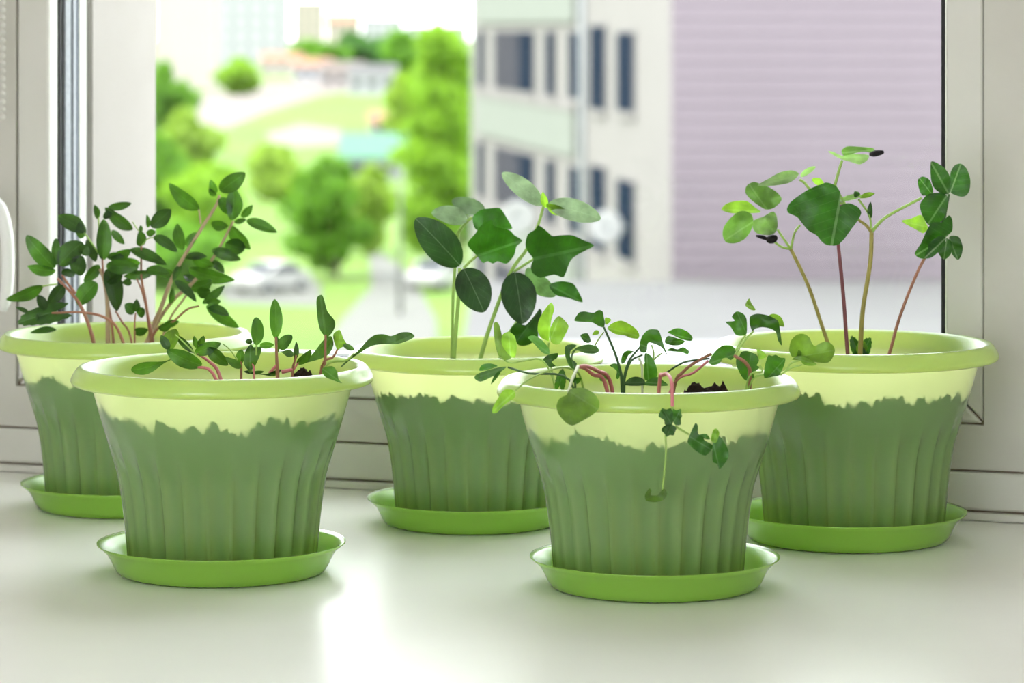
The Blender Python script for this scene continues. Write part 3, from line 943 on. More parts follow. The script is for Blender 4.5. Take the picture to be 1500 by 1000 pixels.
# --- cucumber --------------------------------------------------------------
s = Seedling('cuke', C_, 'cucumber_seedling', 'cucumber seedling with two dark oval seed leaves and a dark lobed leaf', 'seedling', CG, -0.03, 0, 'cuke_cot')
s.stem([(288, 935), (305, 730), (312, 575)], 11, 9, 'stem_green').stem([(330, 575), (365, 540), (395, 515)], 7, 6, 'stem_green', 'petiole', False)
s.leaf('o', 312, 562, 102, 335, 168, roll=8, td=-0.01, fold=0.08, wave=0.0).leaf('o', 330, 578, 430, 785, 168, roll=-8, td=-0.012, fold=0.08, wave=0.0)
s.poly(G1, (195, 705), [(195, 705), (100, 600), (90, 540), (180, 430), (240, 340), (380, 260), (400, 340), (590, 390), (650, 450), (750, 520), (680, 590), (650, 700), (560, 800), (450, 770), (390, 800), (330, 770), (270, 790)], mat='cuke', gx=-0.2, gy=0.5)
s.poly(G1, (300, 380), [(150, 220), (240, 145), (350, 125), (480, 125), (560, 240), (630, 370), (540, 380), (400, 350), (300, 370), (190, 390), (150, 300)], mat='cuke', bd=0.010, gy=-0.3)
s.done()
s = Seedling('cuke', C_, 'cucumber_seedling', 'cucumber seedling at the back showing the pale faces of two seed leaves', 'seedling', CG, 0.03, 0, 'cuke_cot')
s.stem([(275, 935), (280, 700), (300, 450), (310, 390)], 8, 8, 'stem_green').stem([(312, 392), (345, 350), (372, 328)], 9, 8, 'stem_green', 'petiole', False)
s.leaf('o', 348, 338, 180, 300, 92, roll=20, flip=True, fold=0.1, wave=0.04).leaf('o', 435, 290, 270, 248, 84, roll=-10, flip=True, fold=0.1, wave=0.02)
s.done()
s = Seedling('cuke', C_, 'cucumber_seedling', 'tall cucumber seedling with a broad pointed lobed leaf and a pale seed-leaf pair on top', 'seedling', CG, -0.01, 0, 'cuke_cot')
s.stem([(435, 935), (500, 745), (565, 585), (640, 480), (692, 370), (720, 272)], 11, 7, 'stem_green').stem([(575, 592), (625, 560), (672, 530)], 7, 6, 'stem_green', 'petiole', False)
s.leaf('o', 580, 595, 618, 842, 172, roll=-6, td=-0.014, fold=0.12, wave=0.0, bd=-0.005)
s.poly(G2, (213, 580), [(213, 580), (180, 535), (165, 490), (180, 430), (225, 400), (245, 375), (290, 405), (330, 440), (380, 435), (450, 435), (520, 465), (585, 500), (500, 545), (440, 590), (400, 690), (340, 675), (255, 695), (205, 660), (200, 620)], mat='cuke', bd=-0.012, gx=0.25, gy=0.2)
s.leaf('o', 640, 575, 772, 725, 95, flip=True, bd=0.02)
s.poly(G2, (310, 740), [(310, 740), (380, 715), (455, 730), (490, 780), (515, 845), (430, 820), (350, 800)], mat='cuke', bd=0.02, gy=-0.4)
s.leaf('o', 716, 268, 520, 106, 92, roll=15, flip=True, td=0.004, fold=0.05, wave=0.0).leaf('o', 745, 262, 1000, 330, 108, roll=-12, flip=True, td=-0.004, fold=0.08, wave=0.0)
s.leaf('l', 735, 280, 715, 205, 36, mat='young').leaf('l', 735, 262, 850, 318, 48, mat='young', bd=-0.004)
s.done()
s = Seedling('cuke', C_, 'cucumber_seedling', 'low cucumber seedling with one broad dark leaf at rim height', 'seedling', CG, 0.0, 0, 'cuke')
s.stem([(520, 940), (555, 885), (590, 835)], 8, 6, 'stem_green')
s.poly(G5, (400, 260), [(285, 270), (340, 210), (400, 230), (480, 140), (500, 110), (520, 140), (490, 250), (490, 320), (420, 375), (345, 375)], gx=0.3)
s.done()

# --- toothed sprouts in the front pot ---------------------------------------
s = Seedling('radish', D_, 'sprout', 'sprout lying over the rim with a dark narrow stem and small oval leaves', 'seedling', RG, -0.05, 0, 'radish')
s.stem([(560, 628), (430, 575), (290, 535)], 9, 6, 'stem_dark')
s.poly(G5, (250, 540), [(25, 620), (40, 590), (120, 560), (200, 540), (260, 535), (220, 570), (150, 610), (70, 645)], flip=True).poly(G5, (190, 530), [(60, 565), (80, 520), (140, 510), (195, 530), (130, 555)], bd=0.01).leaf('l', 245, 555, 178, 645, 24)
s.done()
s = Seedling('radish', D_, 'sprout', 'sprout with a folded light green seed-leaf pair rising beside the rim', 'seedling', RG, -0.02, 0, 'young')
s.stem([(600, 640), (520, 490), (400, 492), (305, 505), (235, 465)], 7, 4, 'stem_green')
s.poly(G5, (215, 460), [(165, 220), (200, 215), (225, 300), (240, 400), (300, 460), (250, 490), (200, 450), (175, 360)], flip=True).poly(G5, (290, 470), [(225, 370), (230, 300), (275, 280), (320, 310), (335, 390), (320, 470), (270, 440)], bd=-0.004)
s.done()
s = Seedling('radish', D_, 'sprout', 'sprout arching over the rim with a single bright leaf at its end', 'seedling', RG, -0.07, 0, 'young')
s.stem([(780, 620, -0.03), (710, 545, -0.05), (600, 545, -0.07), (440, 610, -0.095), (340, 690, -0.105)], 8, 5, 'stem_green')
s.poly(G5, (320, 715), [(320, 715), (290, 700), (240, 705), (200, 760), (160, 830), (155, 870), (190, 870), (250, 810), (320, 760)], bd=-0.036, gx=0.2)
s.done()
s = Seedling('radish', D_, 'sprout', 'sprout with a pink stem and a round leaf hanging over the front of the pot', 'seedling', RG, -0.02, 0, 'young')
s.stem([(935, 632, -0.03), (860, 585, -0.04), (800, 540, -0.06), (760, 532, -0.08)], 15, 11, 'stem_pink')
s.stem([(970, 625, -0.02), (890, 560, -0.04), (810, 527, -0.07), (755, 533, -0.085)], 14, 12, 'stem_pink', 'branch')
s.stem([(758, 530, -0.085), (725, 600, -0.100), (692, 700, -0.109)], 11, 8, 'stem_pale', 'petiole', False)
s.poly(G5, (715, 710), [(715, 710), (760, 690), (830, 690), (900, 730), (940, 790), (930, 850), (870, 900), (790, 945), (740, 965), (690, 940), (640, 880), (625, 820), (650, 765), (700, 740)], bd=-0.090, gy=-0.05, bowl=0.05, crumple=0.03)
s.done()
s = Seedling('radish', D_, 'sprout', 'upright sprout with two translucent oval leaves in front of a broad dark leaf', 'seedling', RG, 0.0, 0, 'young')
s.stem([(600, 650), (562, 440), (563, 370)], 8, 6, 'stem_green')
s.poly(G5, (570, 348), [(560, 345), (510, 320), (488, 270), (495, 200), (530, 130), (585, 65), (610, 110), (590, 180), (580, 260), (572, 340)], gx=0.3).poly(G5, (580, 340), [(580, 340), (582, 250), (620, 180), (650, 165), (690, 200), (715, 240), (690, 300), (650, 365), (610, 370)], bd=-0.002, gx=-0.3)
s.poly(G5, (560, 430), [(415, 320), (460, 305), (520, 340), (570, 400), (570, 445), (520, 430), (470, 375)], mat='radish', flip=True, bd=-0.006).poly(G5, (600, 480), [(525, 490), (560, 450), (635, 435), (630, 470), (590, 500), (620, 530), (560, 535)], mat='radish', bd=-0.004)
s.done()
s = Seedling('radish', D_, 'sprout', 'sprout with narrow toothed dark leaves behind the pink stems', 'seedling', RG, -0.04, 0, 'radish')
s.stem([(740, 640), (735, 560), (715, 500)], 8, 6, 'stem_dark').stem([(715, 500), (718, 455), (735, 425)], 6, 5, 'stem_dark', 'petiole', False)
s.poly(G5, (745, 510), [(690, 385), (740, 370), (775, 380), (730, 420), (730, 470), (775, 510), (760, 555), (720, 530), (690, 460)], bd=-0.03).poly(G5, (760, 410), [(735, 430), (780, 390), (860, 370), (920, 385), (940, 420), (900, 440), (830, 435), (780, 415)], flip=True, gy=-0.5)
s.leaf('t', 640, 640, 655, 552, 72).leaf('l', 720, 630, 780, 610, 40)
s.done()
s = Seedling('radish', D_, 'sprout', 'taller sprout with one toothed leaf and one bright oval leaf spread apart', 'seedling', RG, 0.01, 0, 'radish')
s.stem([(1050, 640), (1040, 560), (1000, 430), (930, 268)], 12, 7, 'stem_dark').stem([(870, 390), (900, 340), (930, 300)], 5, 4, 'stem_green', 'petiole', False)
s.poly(G6, (405, 290), [(405, 295), (350, 280), (280, 240), (180, 235), (90, 225), (95, 190), (140, 130), (200, 120), (240, 128), (300, 135), (350, 105), (395, 120), (410, 190), (420, 250)], gx=0.3, gy=-0.4)
s.poly(G6, (450, 300), [(450, 300), (500, 250), (600, 220), (700, 265), (770, 320), (800, 380), (780, 420), (700, 410), (640, 385), (540, 370), (470, 330)], mat='young', gx=0.2).poly(G6, (425, 240), [(420, 190), (460, 190), (490, 215), (450, 260), (425, 260)], mat='young', bd=0.004)
s.poly(G6, (260, 455), [(150, 380), (230, 360), (265, 440), (240, 465), (190, 450)], bd=0.01).poly(G6, (320, 360), [(280, 380), (310, 330), (350, 330), (350, 370)], mat='young', bd=0.012)
s.poly(G6, (620, 680), [(600, 690), (610, 600), (660, 550), (740, 560), (680, 600), (640, 680)], bd=-0.004).poly(G6, (575, 800), [(475, 715), (530, 690), (580, 720), (590, 800), (570, 860), (540, 850), (550, 770)]).leaf('l', 905, 625, 960, 575, 50)
s.done()
s = Seedling('radish', E_, 'sprout', 'bunched sprout in the middle of the soil with several leaf stalks', 'seedling', RG, 0.0, 0, 'radish')
s.stem([(42, 405), (45, 375), (65, 315), (112, 258)], 7, 4, 'stem_dark').stem([(44, 400), (72, 320), (122, 292)], 5, 4, 'stem_dark', 'petiole')
s.stem([(130, 400), (165, 320), (205, 285)], 4, 3, 'stem_green', 'petiole').stem([(120, 400), (118, 340), (105, 305)], 5, 5, 'stem_pale', 'petiole').stem([(160, 340), (170, 290), (160, 250)], 4, 3, 'stem_green', 'petiole', False)
s.poly(G6, (830, 490), [(810, 560), (800, 490), (830, 390), (900, 320), (1000, 320), (1030, 370), (1060, 470), (1105, 600), (1040, 510), (920, 460), (890, 480), (880, 560), (850, 575)], bd=-0.006, gx=-0.2)
s.poly(G6, (1110, 360), [(1110, 350), (1180, 310), (1250, 305), (1340, 350), (1385, 410), (1360, 445), (1250, 420), (1150, 370)], gx=0.2).poly(G6, (1085, 450), [(1080, 460), (1110, 390), (1200, 410), (1300, 445), (1240, 490), (1150, 490)], bd=0.004)
s.poly(G6, (1105, 550), [(1100, 550), (1150, 520), (1220, 535), (1280, 510), (1345, 555), (1330, 590), (1270, 570), (1180, 560)])
s.poly(G6, (900, 860), [(860, 580), (920, 600), (970, 680), (1000, 790), (980, 850), (880, 880), (850, 830), (855, 700)], bd=-0.012, gy=0.2)
s.poly(G6, (850, 900), [(640, 930), (680, 860), (760, 835), (840, 860), (860, 930)], bd=-0.02, gy=-0.5).poly(G6, (880, 900), [(860, 930), (900, 870), (1000, 840), (1060, 880), (1110, 935)], bd=-0.02, gy=-0.5)
s.done()
s = Seedling('radish', E_, 'sprout', 'sprout with two red stems crossing and a toothed leaf above the rim', 'seedling', RG, 0.02, 0, 'radish')
s.stem([(262, 412), (290, 372), (340, 330), (418, 288)], 8, 6, 'stem_brown').stem([(262, 410), (340, 370), (405, 318)], 6, 5, 'stem_pink', 'branch')
s.stem([(215, 375), (300, 325), (410, 308)], 4, 4, 'stem_dark', 'petiole', False)
s.poly(G7, (320, 640), [(335, 650), (340, 590), (300, 545), (210, 540), (130, 600), (60, 710), (100, 750), (180, 720), (200, 680), (250, 670), (290, 695)], bd=-0.008)
s.done()
s = Seedling('radish', E_, 'sprout', 'sprout on a brown slanting stem bearing the highest toothed leaves of the pot', 'seedling', RG, -0.02, 0, 'radish')
s.stem([(640, 400), (570, 332), (515, 295)], 9, 7, 'stem_brown').stem([(520, 292), (560, 232), (600, 190)], 5, 4, 'stem_green', 'petiole', False).stem([(520, 275), (545, 235), (568, 205)], 4, 3, 'stem_green', 'petiole', False)
s.poly(G7, (515, 385), [(515, 390), (490, 330), (490, 240), (560, 210), (640, 218), (700, 235), (780, 280), (800, 350), (825, 540), (785, 490), (760, 400), (700, 365), (620, 350), (550, 365)], gx=-0.2)
s.poly(G7, (450, 410), [(455, 420), (455, 270), (420, 210), (350, 185), (300, 240), (330, 285), (235, 295), (290, 350), (340, 430), (400, 440)], bd=0.004)
s.poly(G7, (540, 165), [(440, 120), (480, 50), (505, 100), (550, 170), (500, 170)], mat='young').leaf('l', 665, 125, 736, 168, 40, mat='young')
s.poly(G7, (480, 750), [(380, 650), (400, 610), (460, 600), (560, 640), (585, 700), (560, 750), (590, 770), (530, 830), (530, 890), (450, 910), (400, 860), (350, 760), (345, 690)], bd=0.012)
s.done()
s = Seedling('radish', E_, 'sprout', 'short sprout with a square toothed leaf tucked inside the rim', 'seedling', RG, -0.03, 0, 'radish')
s.stem([(648, 398), (635, 365), (625, 335)], 5, 4, 'stem_green')
s.poly(G7, (700, 855), [(680, 645), (720, 652), (760, 640), (810, 668), (860, 675), (850, 740), (800, 850), (740, 865), (640, 880), (645, 760)], gy=0.2).poly(G7, (600, 675), [(565, 580), (620, 600), (665, 655), (590, 690), (570, 630)], mat='young')
s.done()
s = Seedling('radish', E_, 'sprout', 'sprout with a kidney-shaped notched seed leaf leaning past the rim', 'seedling', RG, -0.03, 0, 'young')
s.stem([(700, 405), (718, 375), (760, 330), (800, 315)], 5, 4, 'stem_green').stem([(715, 380), (760, 350), (810, 335)], 4, 3, 'stem_green', 'petiole', False)
s.poly(G7, (1120, 640), [(930, 660), (900, 590), (920, 490), (980, 430), (1050, 420), (1110, 455), (1140, 520), (1170, 550), (1220, 520), (1280, 500), (1350, 530), (1380, 590), (1360, 660), (1310, 720), (1200, 720), (1080, 690), (990, 660)], bowl=-0.25, gy=-0.4)
s.poly(G7, (960, 670), [(930, 690), (980, 655), (1060, 660), (1140, 700), (1190, 745), (1110, 755), (1040, 735), (1020, 700)], bd=-0.008).leaf('l', 795, 305, 795, 272, 22)
s.done()
s = Seedling('radish', E_, 'sprout', 'sprout hanging down the outside of the pot on a pink stem', 'seedling', RG, -0.04, 0, 'radish')
s.stem([(195, 402, -0.05), (208, 380, -0.065), (228, 376, -0.085), (246, 410, -0.104), (250, 515, -0.107)], 8, 7, 'stem_pink')
s.stem([(262, 600, -0.104), (320, 635, -0.102)], 5, 4, 'stem_green', 'petiole', False).stem([(250, 515, -0.107), (245, 560, -0.106), (240, 600, -0.105)], 5, 5, 'stem_green', 'petiole', False)
s.stem([(220, 640, -0.102), (222, 720, -0.098), (208, 872, -0.093)], 4, 4, 'stem_green', 'petiole', False)
dd = -0.068
s.poly(G8, (255, 385), [(165, 330), (175, 300), (190, 275), (220, 285), (250, 275), (270, 320), (260, 390), (210, 390), (205, 360), (185, 345)], bd=dd).poly(G8, (265, 385), [(265, 280), (290, 290), (320, 280), (322, 305), (330, 330), (320, 350), (320, 390), (280, 390), (262, 350)], bd=dd)
s.poly(G8, (255, 395), [(185, 430), (200, 400), (250, 385), (290, 410), (280, 440), (270, 465), (245, 462), (220, 475), (205, 450)], bd=dd - 0.001)
s.poly(G8, (385, 475), [(370, 520), (375, 480), (420, 380), (440, 400), (440, 450), (470, 470), (490, 500), (540, 530), (535, 565), (490, 605), (430, 575)], bd=dd + 0.004).poly(G8, (470, 470), [(450, 460), (500, 455), (525, 490), (490, 490)], bd=dd + 0.005)
s.poly(G8, (550, 515), [(530, 490), (545, 430), (570, 415), (590, 450), (570, 510), (545, 515)], bd=dd + 0.004, mat='young').poly(G8, (550, 530), [(540, 600), (545, 520), (590, 470), (640, 540), (655, 600), (635, 650), (590, 700), (575, 665), (545, 650)], bd=dd + 0.005)
s.poly(G8, (195, 855), [(70, 880), (100, 835), (115, 850), (110, 880), (160, 880), (200, 835), (225, 870), (200, 915), (140, 930), (80, 920)], bd=dd + 0.012, mat='young', bowl=-0.2)
s.done()

# --- heart-leaved seedlings ------------------------------------------------
s = Seedling('cotton', F_, 'heart_leaf_seedling', 'seedling with an olive stem and pale crumpled leaves holding a black seed husk', 'seedling', KG, 0.02, 0, 'cotton_pale')
s.stem([(552, 910), (470, 670), (390, 500)], 9, 8, 'stem_olive').stem([(388, 498), (350, 490), (318, 468)], 6, 5, 'stem_green', 'petiole', False)
s.stem([(385, 492), (355, 450), (330, 412)], 6, 5, 'stem_green', 'petiole', False).stem([(390, 500), (405, 430), (430, 392)], 6, 5, 'stem_green', 'petiole', False)
s.poly(G3, (310, 735), [(315, 730), (300, 670), (240, 640), (180, 650), (110, 710), (60, 780), (50, 850), (80, 910), (150, 920), (230, 890), (290, 820)], bd=-0.004, gx=0.2)
s.poly(G3, (430, 625), [(430, 630), (370, 600), (290, 540), (245, 480), (260, 420), (320, 390), (400, 415), (460, 440), (530, 490), (560, 545), (500, 610)], gy=-0.3)
s.poly(G3, (370, 645), [(380, 650), (300, 660), (130, 660), (40, 630), (80, 580), (160, 555), (260, 555), (330, 610)], bd=0.003, gy=-0.8, mat='young')
s.poly(G3, (400, 695), [(400, 690), (480, 645), (515, 680), (525, 770), (500, 830), (440, 850), (350, 835), (310, 790), (320, 720)], bd=-0.003, flip=True, crumple=0.3)
s.lump([(235, 440), (265, 447), (290, 458)], [4, 6, 8, 9, 10, 9, 8, 6, 4], 'seed', 'seed_husk').lump([(280, 458), (305, 455), (328, 443)], [8, 14, 18, 19, 20, 20, 18, 14, 8], 'seed', 'seed_husk')
s.done()
s = Seedling('cotton', F_, 'heart_leaf_seedling', 'seedling with a purple stem and one large dark heart-shaped leaf', 'seedling', KG, -0.04, 0, 'cotton')
s.stem([(642, 968), (622, 700), (600, 480)], 9, 8, 'stem_purple').stem([(600, 482, -0.036), (604, 400, -0.028), (612, 305, -0.036)], 7, 5, 'stem_purple', 'petiole', False)
s.poly(G3, (1050, 610), [(1060, 600), (1095, 580), (1150, 575), (1220, 610), (1245, 660), (1210, 730), (1150, 810), (1100, 880), (1040, 935), (950, 935), (900, 900), (860, 850), (790, 810), (730, 740), (690, 690), (620, 660), (605, 620), (640, 560), (720, 500), (800, 450), (900, 410), (950, 395), (1020, 420), (1065, 480), (1062, 540)], bd=-0.002, gx=0.1, gy=-0.1, bowl=0.15, tip=(990, 935))
s.done()
s = Seedling('cotton', F_, 'heart_leaf_seedling', 'tallest seedling with a forked olive stem and a pale top leaf carrying a black husk', 'seedling', KG, 0.0, 0, 'cotton_pale')
s.stem([(700, 908), (710, 760), (742, 560), (748, 425)], 11, 10, 'stem_olive').stem([(748, 425), (725, 395), (690, 370)], 8, 6, 'stem_olive', 'branch', False)
s.stem([(750, 420), (790, 375), (840, 340), (970, 272)], 8, 6, 'stem_green', 'branch', False).stem([(746, 422), (738, 350), (690, 278)], 5, 5, 'stem_green', 'petiole', False)
s.stem([(585, 215), (600, 160), (617, 105)], 7, 6, 'stem_green', 'petiole', False).stem([(470, 230), (450, 205), (428, 190)], 6, 6, 'stem_green', 'petiole', False)
s.stem([(690, 370), (630, 300), (585, 215)], 6, 6, 'stem_green', 'branch', False).stem([(620, 300), (540, 260), (470, 230)], 6, 6, 'stem_green', 'branch', False)
s.poly(G3, (1075, 180), [(960, 130), (1000, 130), (1080, 165), (1180, 150), (1310, 160), (1290, 210), (1230, 240), (1160, 220), (1060, 190)], flip=True, gy=-1.0, bd=-0.002).poly(G3, (1085, 140), [(1075, 120), (1120, 85), (1200, 85), (1350, 100), (1350, 140), (1250, 130), (1100, 165)], gy=-1.0)
s.poly(G3, (690, 340), [(350, 420), (450, 360), (540, 310), (640, 290), (700, 310), (700, 340), (640, 390), (580, 410), (460, 425)], flip=True, gy=-1.0).leaf('o', 432, 178, 498, 132, 26, flip=True)
s.poly(G3, (1240, 510), [(1065, 560), (1090, 520), (1200, 490), (1250, 510), (1190, 540)], flip=True, gy=-0.8).leaf('l', 695, 272, 764, 250, 24, mat='young').leaf('l', 690, 268, 672, 244, 30, mat='cotton').leaf('l', 742, 365, 742, 290, 24, mat='cotton').leaf('l', 505, 215, 520, 185, 60, mat='young')
s.lump([(738, 80), (770, 74), (802, 68)], [6, 10, 13, 14, 14, 13, 12, 10, 6], 'seed', 'seed_husk')
s.done()
s = Seedling('cotton', F_, 'heart_leaf_seedling', 'seedling leaning to the window frame with a red stem and a stack of bright leaves', 'seedling', KG, -0.02, 0, 'cotton')
s.stem([(825, 968), (880, 780), (978, 548), (1060, 470)], 8, 6, 'stem_brown').stem([(1065, 465), (1070, 380), (1092, 255)], 6, 5, 'stem_dark', 'branch', False)
s.poly(G4, (465, 370), [(470, 375), (400, 370), (340, 320), (315, 240), (315, 100), (370, 110), (440, 160), (480, 230), (485, 310)], gx=0.2).poly(G4, (487, 355), [(485, 365), (480, 290), (485, 190), (520, 130), (575, 115), (625, 160), (655, 250), (650, 340), (620, 390), (570, 400)], gx=-0.2)
s.poly(G4, (310, 360), [(240, 390), (205, 300), (205, 250), (245, 225), (300, 250), (330, 320), (330, 370)], bd=0.004).poly(G4, (450, 395), [(455, 390), (380, 365), (290, 380), (240, 430), (220, 480), (240, 560), (290, 640), (340, 640), (410, 610), (440, 540), (460, 460)], bd=-0.004, gx=0.2)
s.poly(G4, (270, 660), [(60, 610), (140, 590), (230, 555), (270, 620), (290, 670), (250, 715), (180, 680)], mat='young', bd=0.002).poly(G4, (450, 740), [(450, 745), (330, 850), (280, 930), (220, 930), (175, 890), (230, 800), (280, 690), (330, 620), (410, 620), (470, 560), (500, 600), (500, 690)], bd=-0.006, gx=0.2)
s.poly(G4, (445, 755), [(445, 750), (380, 740), (300, 800), (290, 860), (260, 930), (330, 920), (420, 830)], bd=-0.009, gx=0.3).poly(G4, (455, 760), [(450, 755), (440, 800), (370, 850), (400, 920), (440, 940), (490, 890), (500, 800)], bd=-0.008).poly(G4, (475, 755), [(470, 750), (510, 735), (560, 750), (590, 830), (580, 900), (550, 945), (500, 900), (490, 830)], bd=-0.007, gx=-0.2)
s.done()
s = Seedling('cotton', F_, 'heart_leaf_seedling', 'tiny seedling of small pleated leaves at the foot of the olive stem', 'seedling', KG, 0.02, 0, 'cotton')
s.stem([(700, 968), (700, 940)], 6, 5, 'stem_green')
s.leaf('t', 695, 965, 655, 890, 60).leaf('t', 702, 965, 745, 895, 66, mat='cotton').leaf('l', 700, 968, 702, 900, 50, mat='young')
s.done()

# ------------------------------------------------------------------ outside
GZ = EYE - 13.0                                   # street level
M['grass'] = plain('grass_ground', (0.100, 0.150, 0.028), 0.95, 0.3, 0.05, 0.1, c2=(0.055, 0.120, 0.024))
M['gravel'] = plain('pale_gravel', (0.125, 0.102, 0.092), 0.95, 0.15, 0.2)
M['asphalt'] = plain('pale_paving', (0.098, 0.098, 0.088), 0.95, 0.12, 0.2)
M['facade'] = plain('pale_grey_render', (0.140, 0.129, 0.127), 0.9, 0.06, 0.6)
M['siding'] = plain('shade_lilac_siding', (0.132, 0.108, 0.124), 0.85, 0.05, 0.8)  # lilac tone of the shaded gable put into its base colour
M['panel'] = plain('grey_green_panel', (0.118, 0.127, 0.113), 0.8, 0.05, 0.6)
M['pane_dark'] = plain('dark_house_pane', (0.010, 0.016, 0.028), 0.9, 0.2, 0.8, 0.0)
M['curtain'] = plain('grey_curtain_pane', (0.040, 0.040, 0.050), 0.9, 0.2, 1.0, 0.0)
M['house_white'] = plain('white_house_wall', (0.28, 0.28, 0.295), 0.9, 0.05, 0.1)
M['house_pink'] = plain('pinkish_house_wall', (0.32, 0.28, 0.265), 0.9, 0.05, 0.1)
M['house_beige'] = plain('beige_house_wall', (0.30, 0.265, 0.225), 0.9, 0.05, 0.1)
M['roof_red'] = plain('weathered_red_roof', (0.22, 0.115, 0.075), 0.9, 0.1, 0.4)
M['roof_teal'] = plain('turquoise_metal_roof', (0.050, 0.135, 0.088), 0.7, 0.06, 0.6)
M['roof_grey'] = plain('grey_flat_roof', (0.088, 0.086, 0.088), 0.9, 0.14, 0.5)
M['bark'] = plain('tree_bark', (0.10, 0.08, 0.06), 0.95, 0.3, 3)
M['metal_grey'] = plain('grey_metal', (0.20, 0.21, 0.22), 0.5, 0.1, 3)
M['dish'] = plain('white_dish_metal', (0.30, 0.30, 0.30), 0.5, 0.04, 3)
M['car_paint'] = plain('white_car_paint', (0.27, 0.265, 0.26), 0.35, 0.03, 2)
M['tyre'] = plain('tyre_rubber', (0.012, 0.012, 0.012), 0.8, 0.1, 8)
for nm, top, tra in (('tree_bright', (0.155, 0.29, 0.020), (0.26, 0.46, 0.025)), ('tree_mid', (0.090, 0.21, 0.018), (0.16, 0.35, 0.022)), ('tree_dark', (0.045, 0.12, 0.028), (0.08, 0.20, 0.03)),
                     ('shrub_yellow', (0.19, 0.29, 0.040), (0.28, 0.44, 0.04))):
    M[nm] = thin_plastic(nm + '_foliage', top, tra, 0.4, 0.6, 0.12)


def ground_at(px, Z):
    p = P(px, HOR, Z)
    return Vector((p.x, p.y, GZ))


def ext(name, px, Z, label, cat, group=None, turn=0.0):
    o = empty(name, ground_at(px, Z), PSI + turn)
    tag(o, label, cat, group)
    return o


# ground far below, and the ways on it
gz = MB()
gz.v = [tuple(ground_at(-16000, 60)), tuple(ground_at(17500, 60)), tuple(ground_at(9000, 3600)), tuple(ground_at(-8000, 3600))]
gz.f = [(0, 1, 2, 3)]
tag(gz.build('ground', 'grass'), 'green meadow and lawns far below the window', kind='structure')


def patch(name, quad, mat, label, lift):
    m = MB()
    pts = []
    for (px, py) in quad:
        Z = 13.0 * F / (py - HOR)
        g = ground_at(px, Z)
        pts.append(g)
    top = [Vector((p.x, p.y, GZ + lift)) for p in pts]
    n = len(pts)
    m.v = [tuple(p) for p in pts] + [tuple(p) for p in top]
    m.f = [tuple(range(n, 2 * n))] + [(k, (k + 1) % n, n + (k + 1) % n, n + k) for k in range(n)]
    return tag(m.build(name, mat), label, kind='structure')


patch('gravel_yard', [(285, 185), (330, 190), (390, 165), (470, 140), (560, 128), (540, 112), (400, 120), (300, 135), (275, 160)], 'gravel', 'pale gravel yard beyond the meadow', 0.06)
patch('footpath', [(470, 520), (640, 520), (640, 470), (600, 400), (560, 372), (540, 372), (545, 420), (500, 470)], 'asphalt', 'pale paved path leading past the round tree', 0.05)
patch('parking_lot', [(330, 445), (470, 450), (470, 418), (440, 400), (350, 402), (320, 425)], 'asphalt', 'pale parking spot with a white car', 0.05)
patch('dirt_strip', [(395, 218), (500, 212), (500, 190), (440, 182), (390, 196)], 'gravel', 'bare earth strip in the meadow', 0.06)


def quad_cloud(n, sampler, size, seed):
    rnd = random.Random(seed)
    v, f = [], []
    for _ in range(n):
        c = sampler(rnd)
        a = Vector((rnd.gauss(0, 1), rnd.gauss(0, 1), rnd.gauss(0, 1))).normalized()
        b = a.orthogonal().normalized()
        b = Matrix.Rotation(rnd.uniform(0, 6.28), 3, a) @ b
        e = a.cross(b)
        s = size * rnd.uniform(0.6, 1.3)
        i = len(v)
        v += [tuple(c - b * s), tuple(c + e * s * 0.6), tuple(c + b * s), tuple(c - e * s * 0.6)]
        f.append((i, i + 1, i + 2, i + 3))
    return v, f


def tree(name, px, Z, h, rx, bottom, mat, label, group, n=2600, size=0.34, seed=1, cat='tree', taper=0.6, lobes=9):
    """trunk, boughs and a leafy crown of overlapping clumps"""
    root = ext(name, px, Z, label, cat, group)
    rnd = random.Random(seed)
    ch = h - bottom
    cl = []
    for k in range(lobes):
        t = (k + 0.5) / lobes
        w = rx * (math.sin(math.pi * (0.12 + 0.80 * t)) ** taper)
        cl.append((Vector((rnd.uniform(-0.45, 0.45) * w, rnd.uniform(-0.45, 0.45) * w, bottom + ch * (0.10 + 0.82 * t))), w * rnd.uniform(0.55, 0.75), ch / lobes * rnd.uniform(1.0, 1.5)))

    def smp(r):
        c, a, b = cl[r.randrange(len(cl))]
        d = Vector((r.gauss(0, 1), r.gauss(0, 1), r.gauss(0, 1))).normalized() * (r.random() ** 0.4)
        return c + Vector((d.x * a, d.y * a, d.z * b))
    v, f = quad_cloud(n, smp, size, seed)
    tag(mesh_obj('foliage', v, f, mat, root), kind='stuff')
    tr = MB().tube([(0, 0, -0.2), (0.05, 0, bottom * 0.6), (0, 0.05, bottom + ch * 0.3), (0.05, 0, bottom + ch * 0.8)], [h * 0.018 + 0.06, h * 0.015 + 0.05, h * 0.010 + 0.03, 0.03], 8)
    t = tr.build('trunk', 'bark', root, True)
    for (c, a, b) in cl[::2]:
        MB().tube([(0, 0, max(0.2, c.z - b * 0.8)), (c.x * 0.5, c.y * 0.5, c.z - b * 0.3), tuple(c)], [0.06, 0.04, 0.02], 6).build('bough', 'bark', t, True)
    return root


def mpx(Z):
    return Z / F


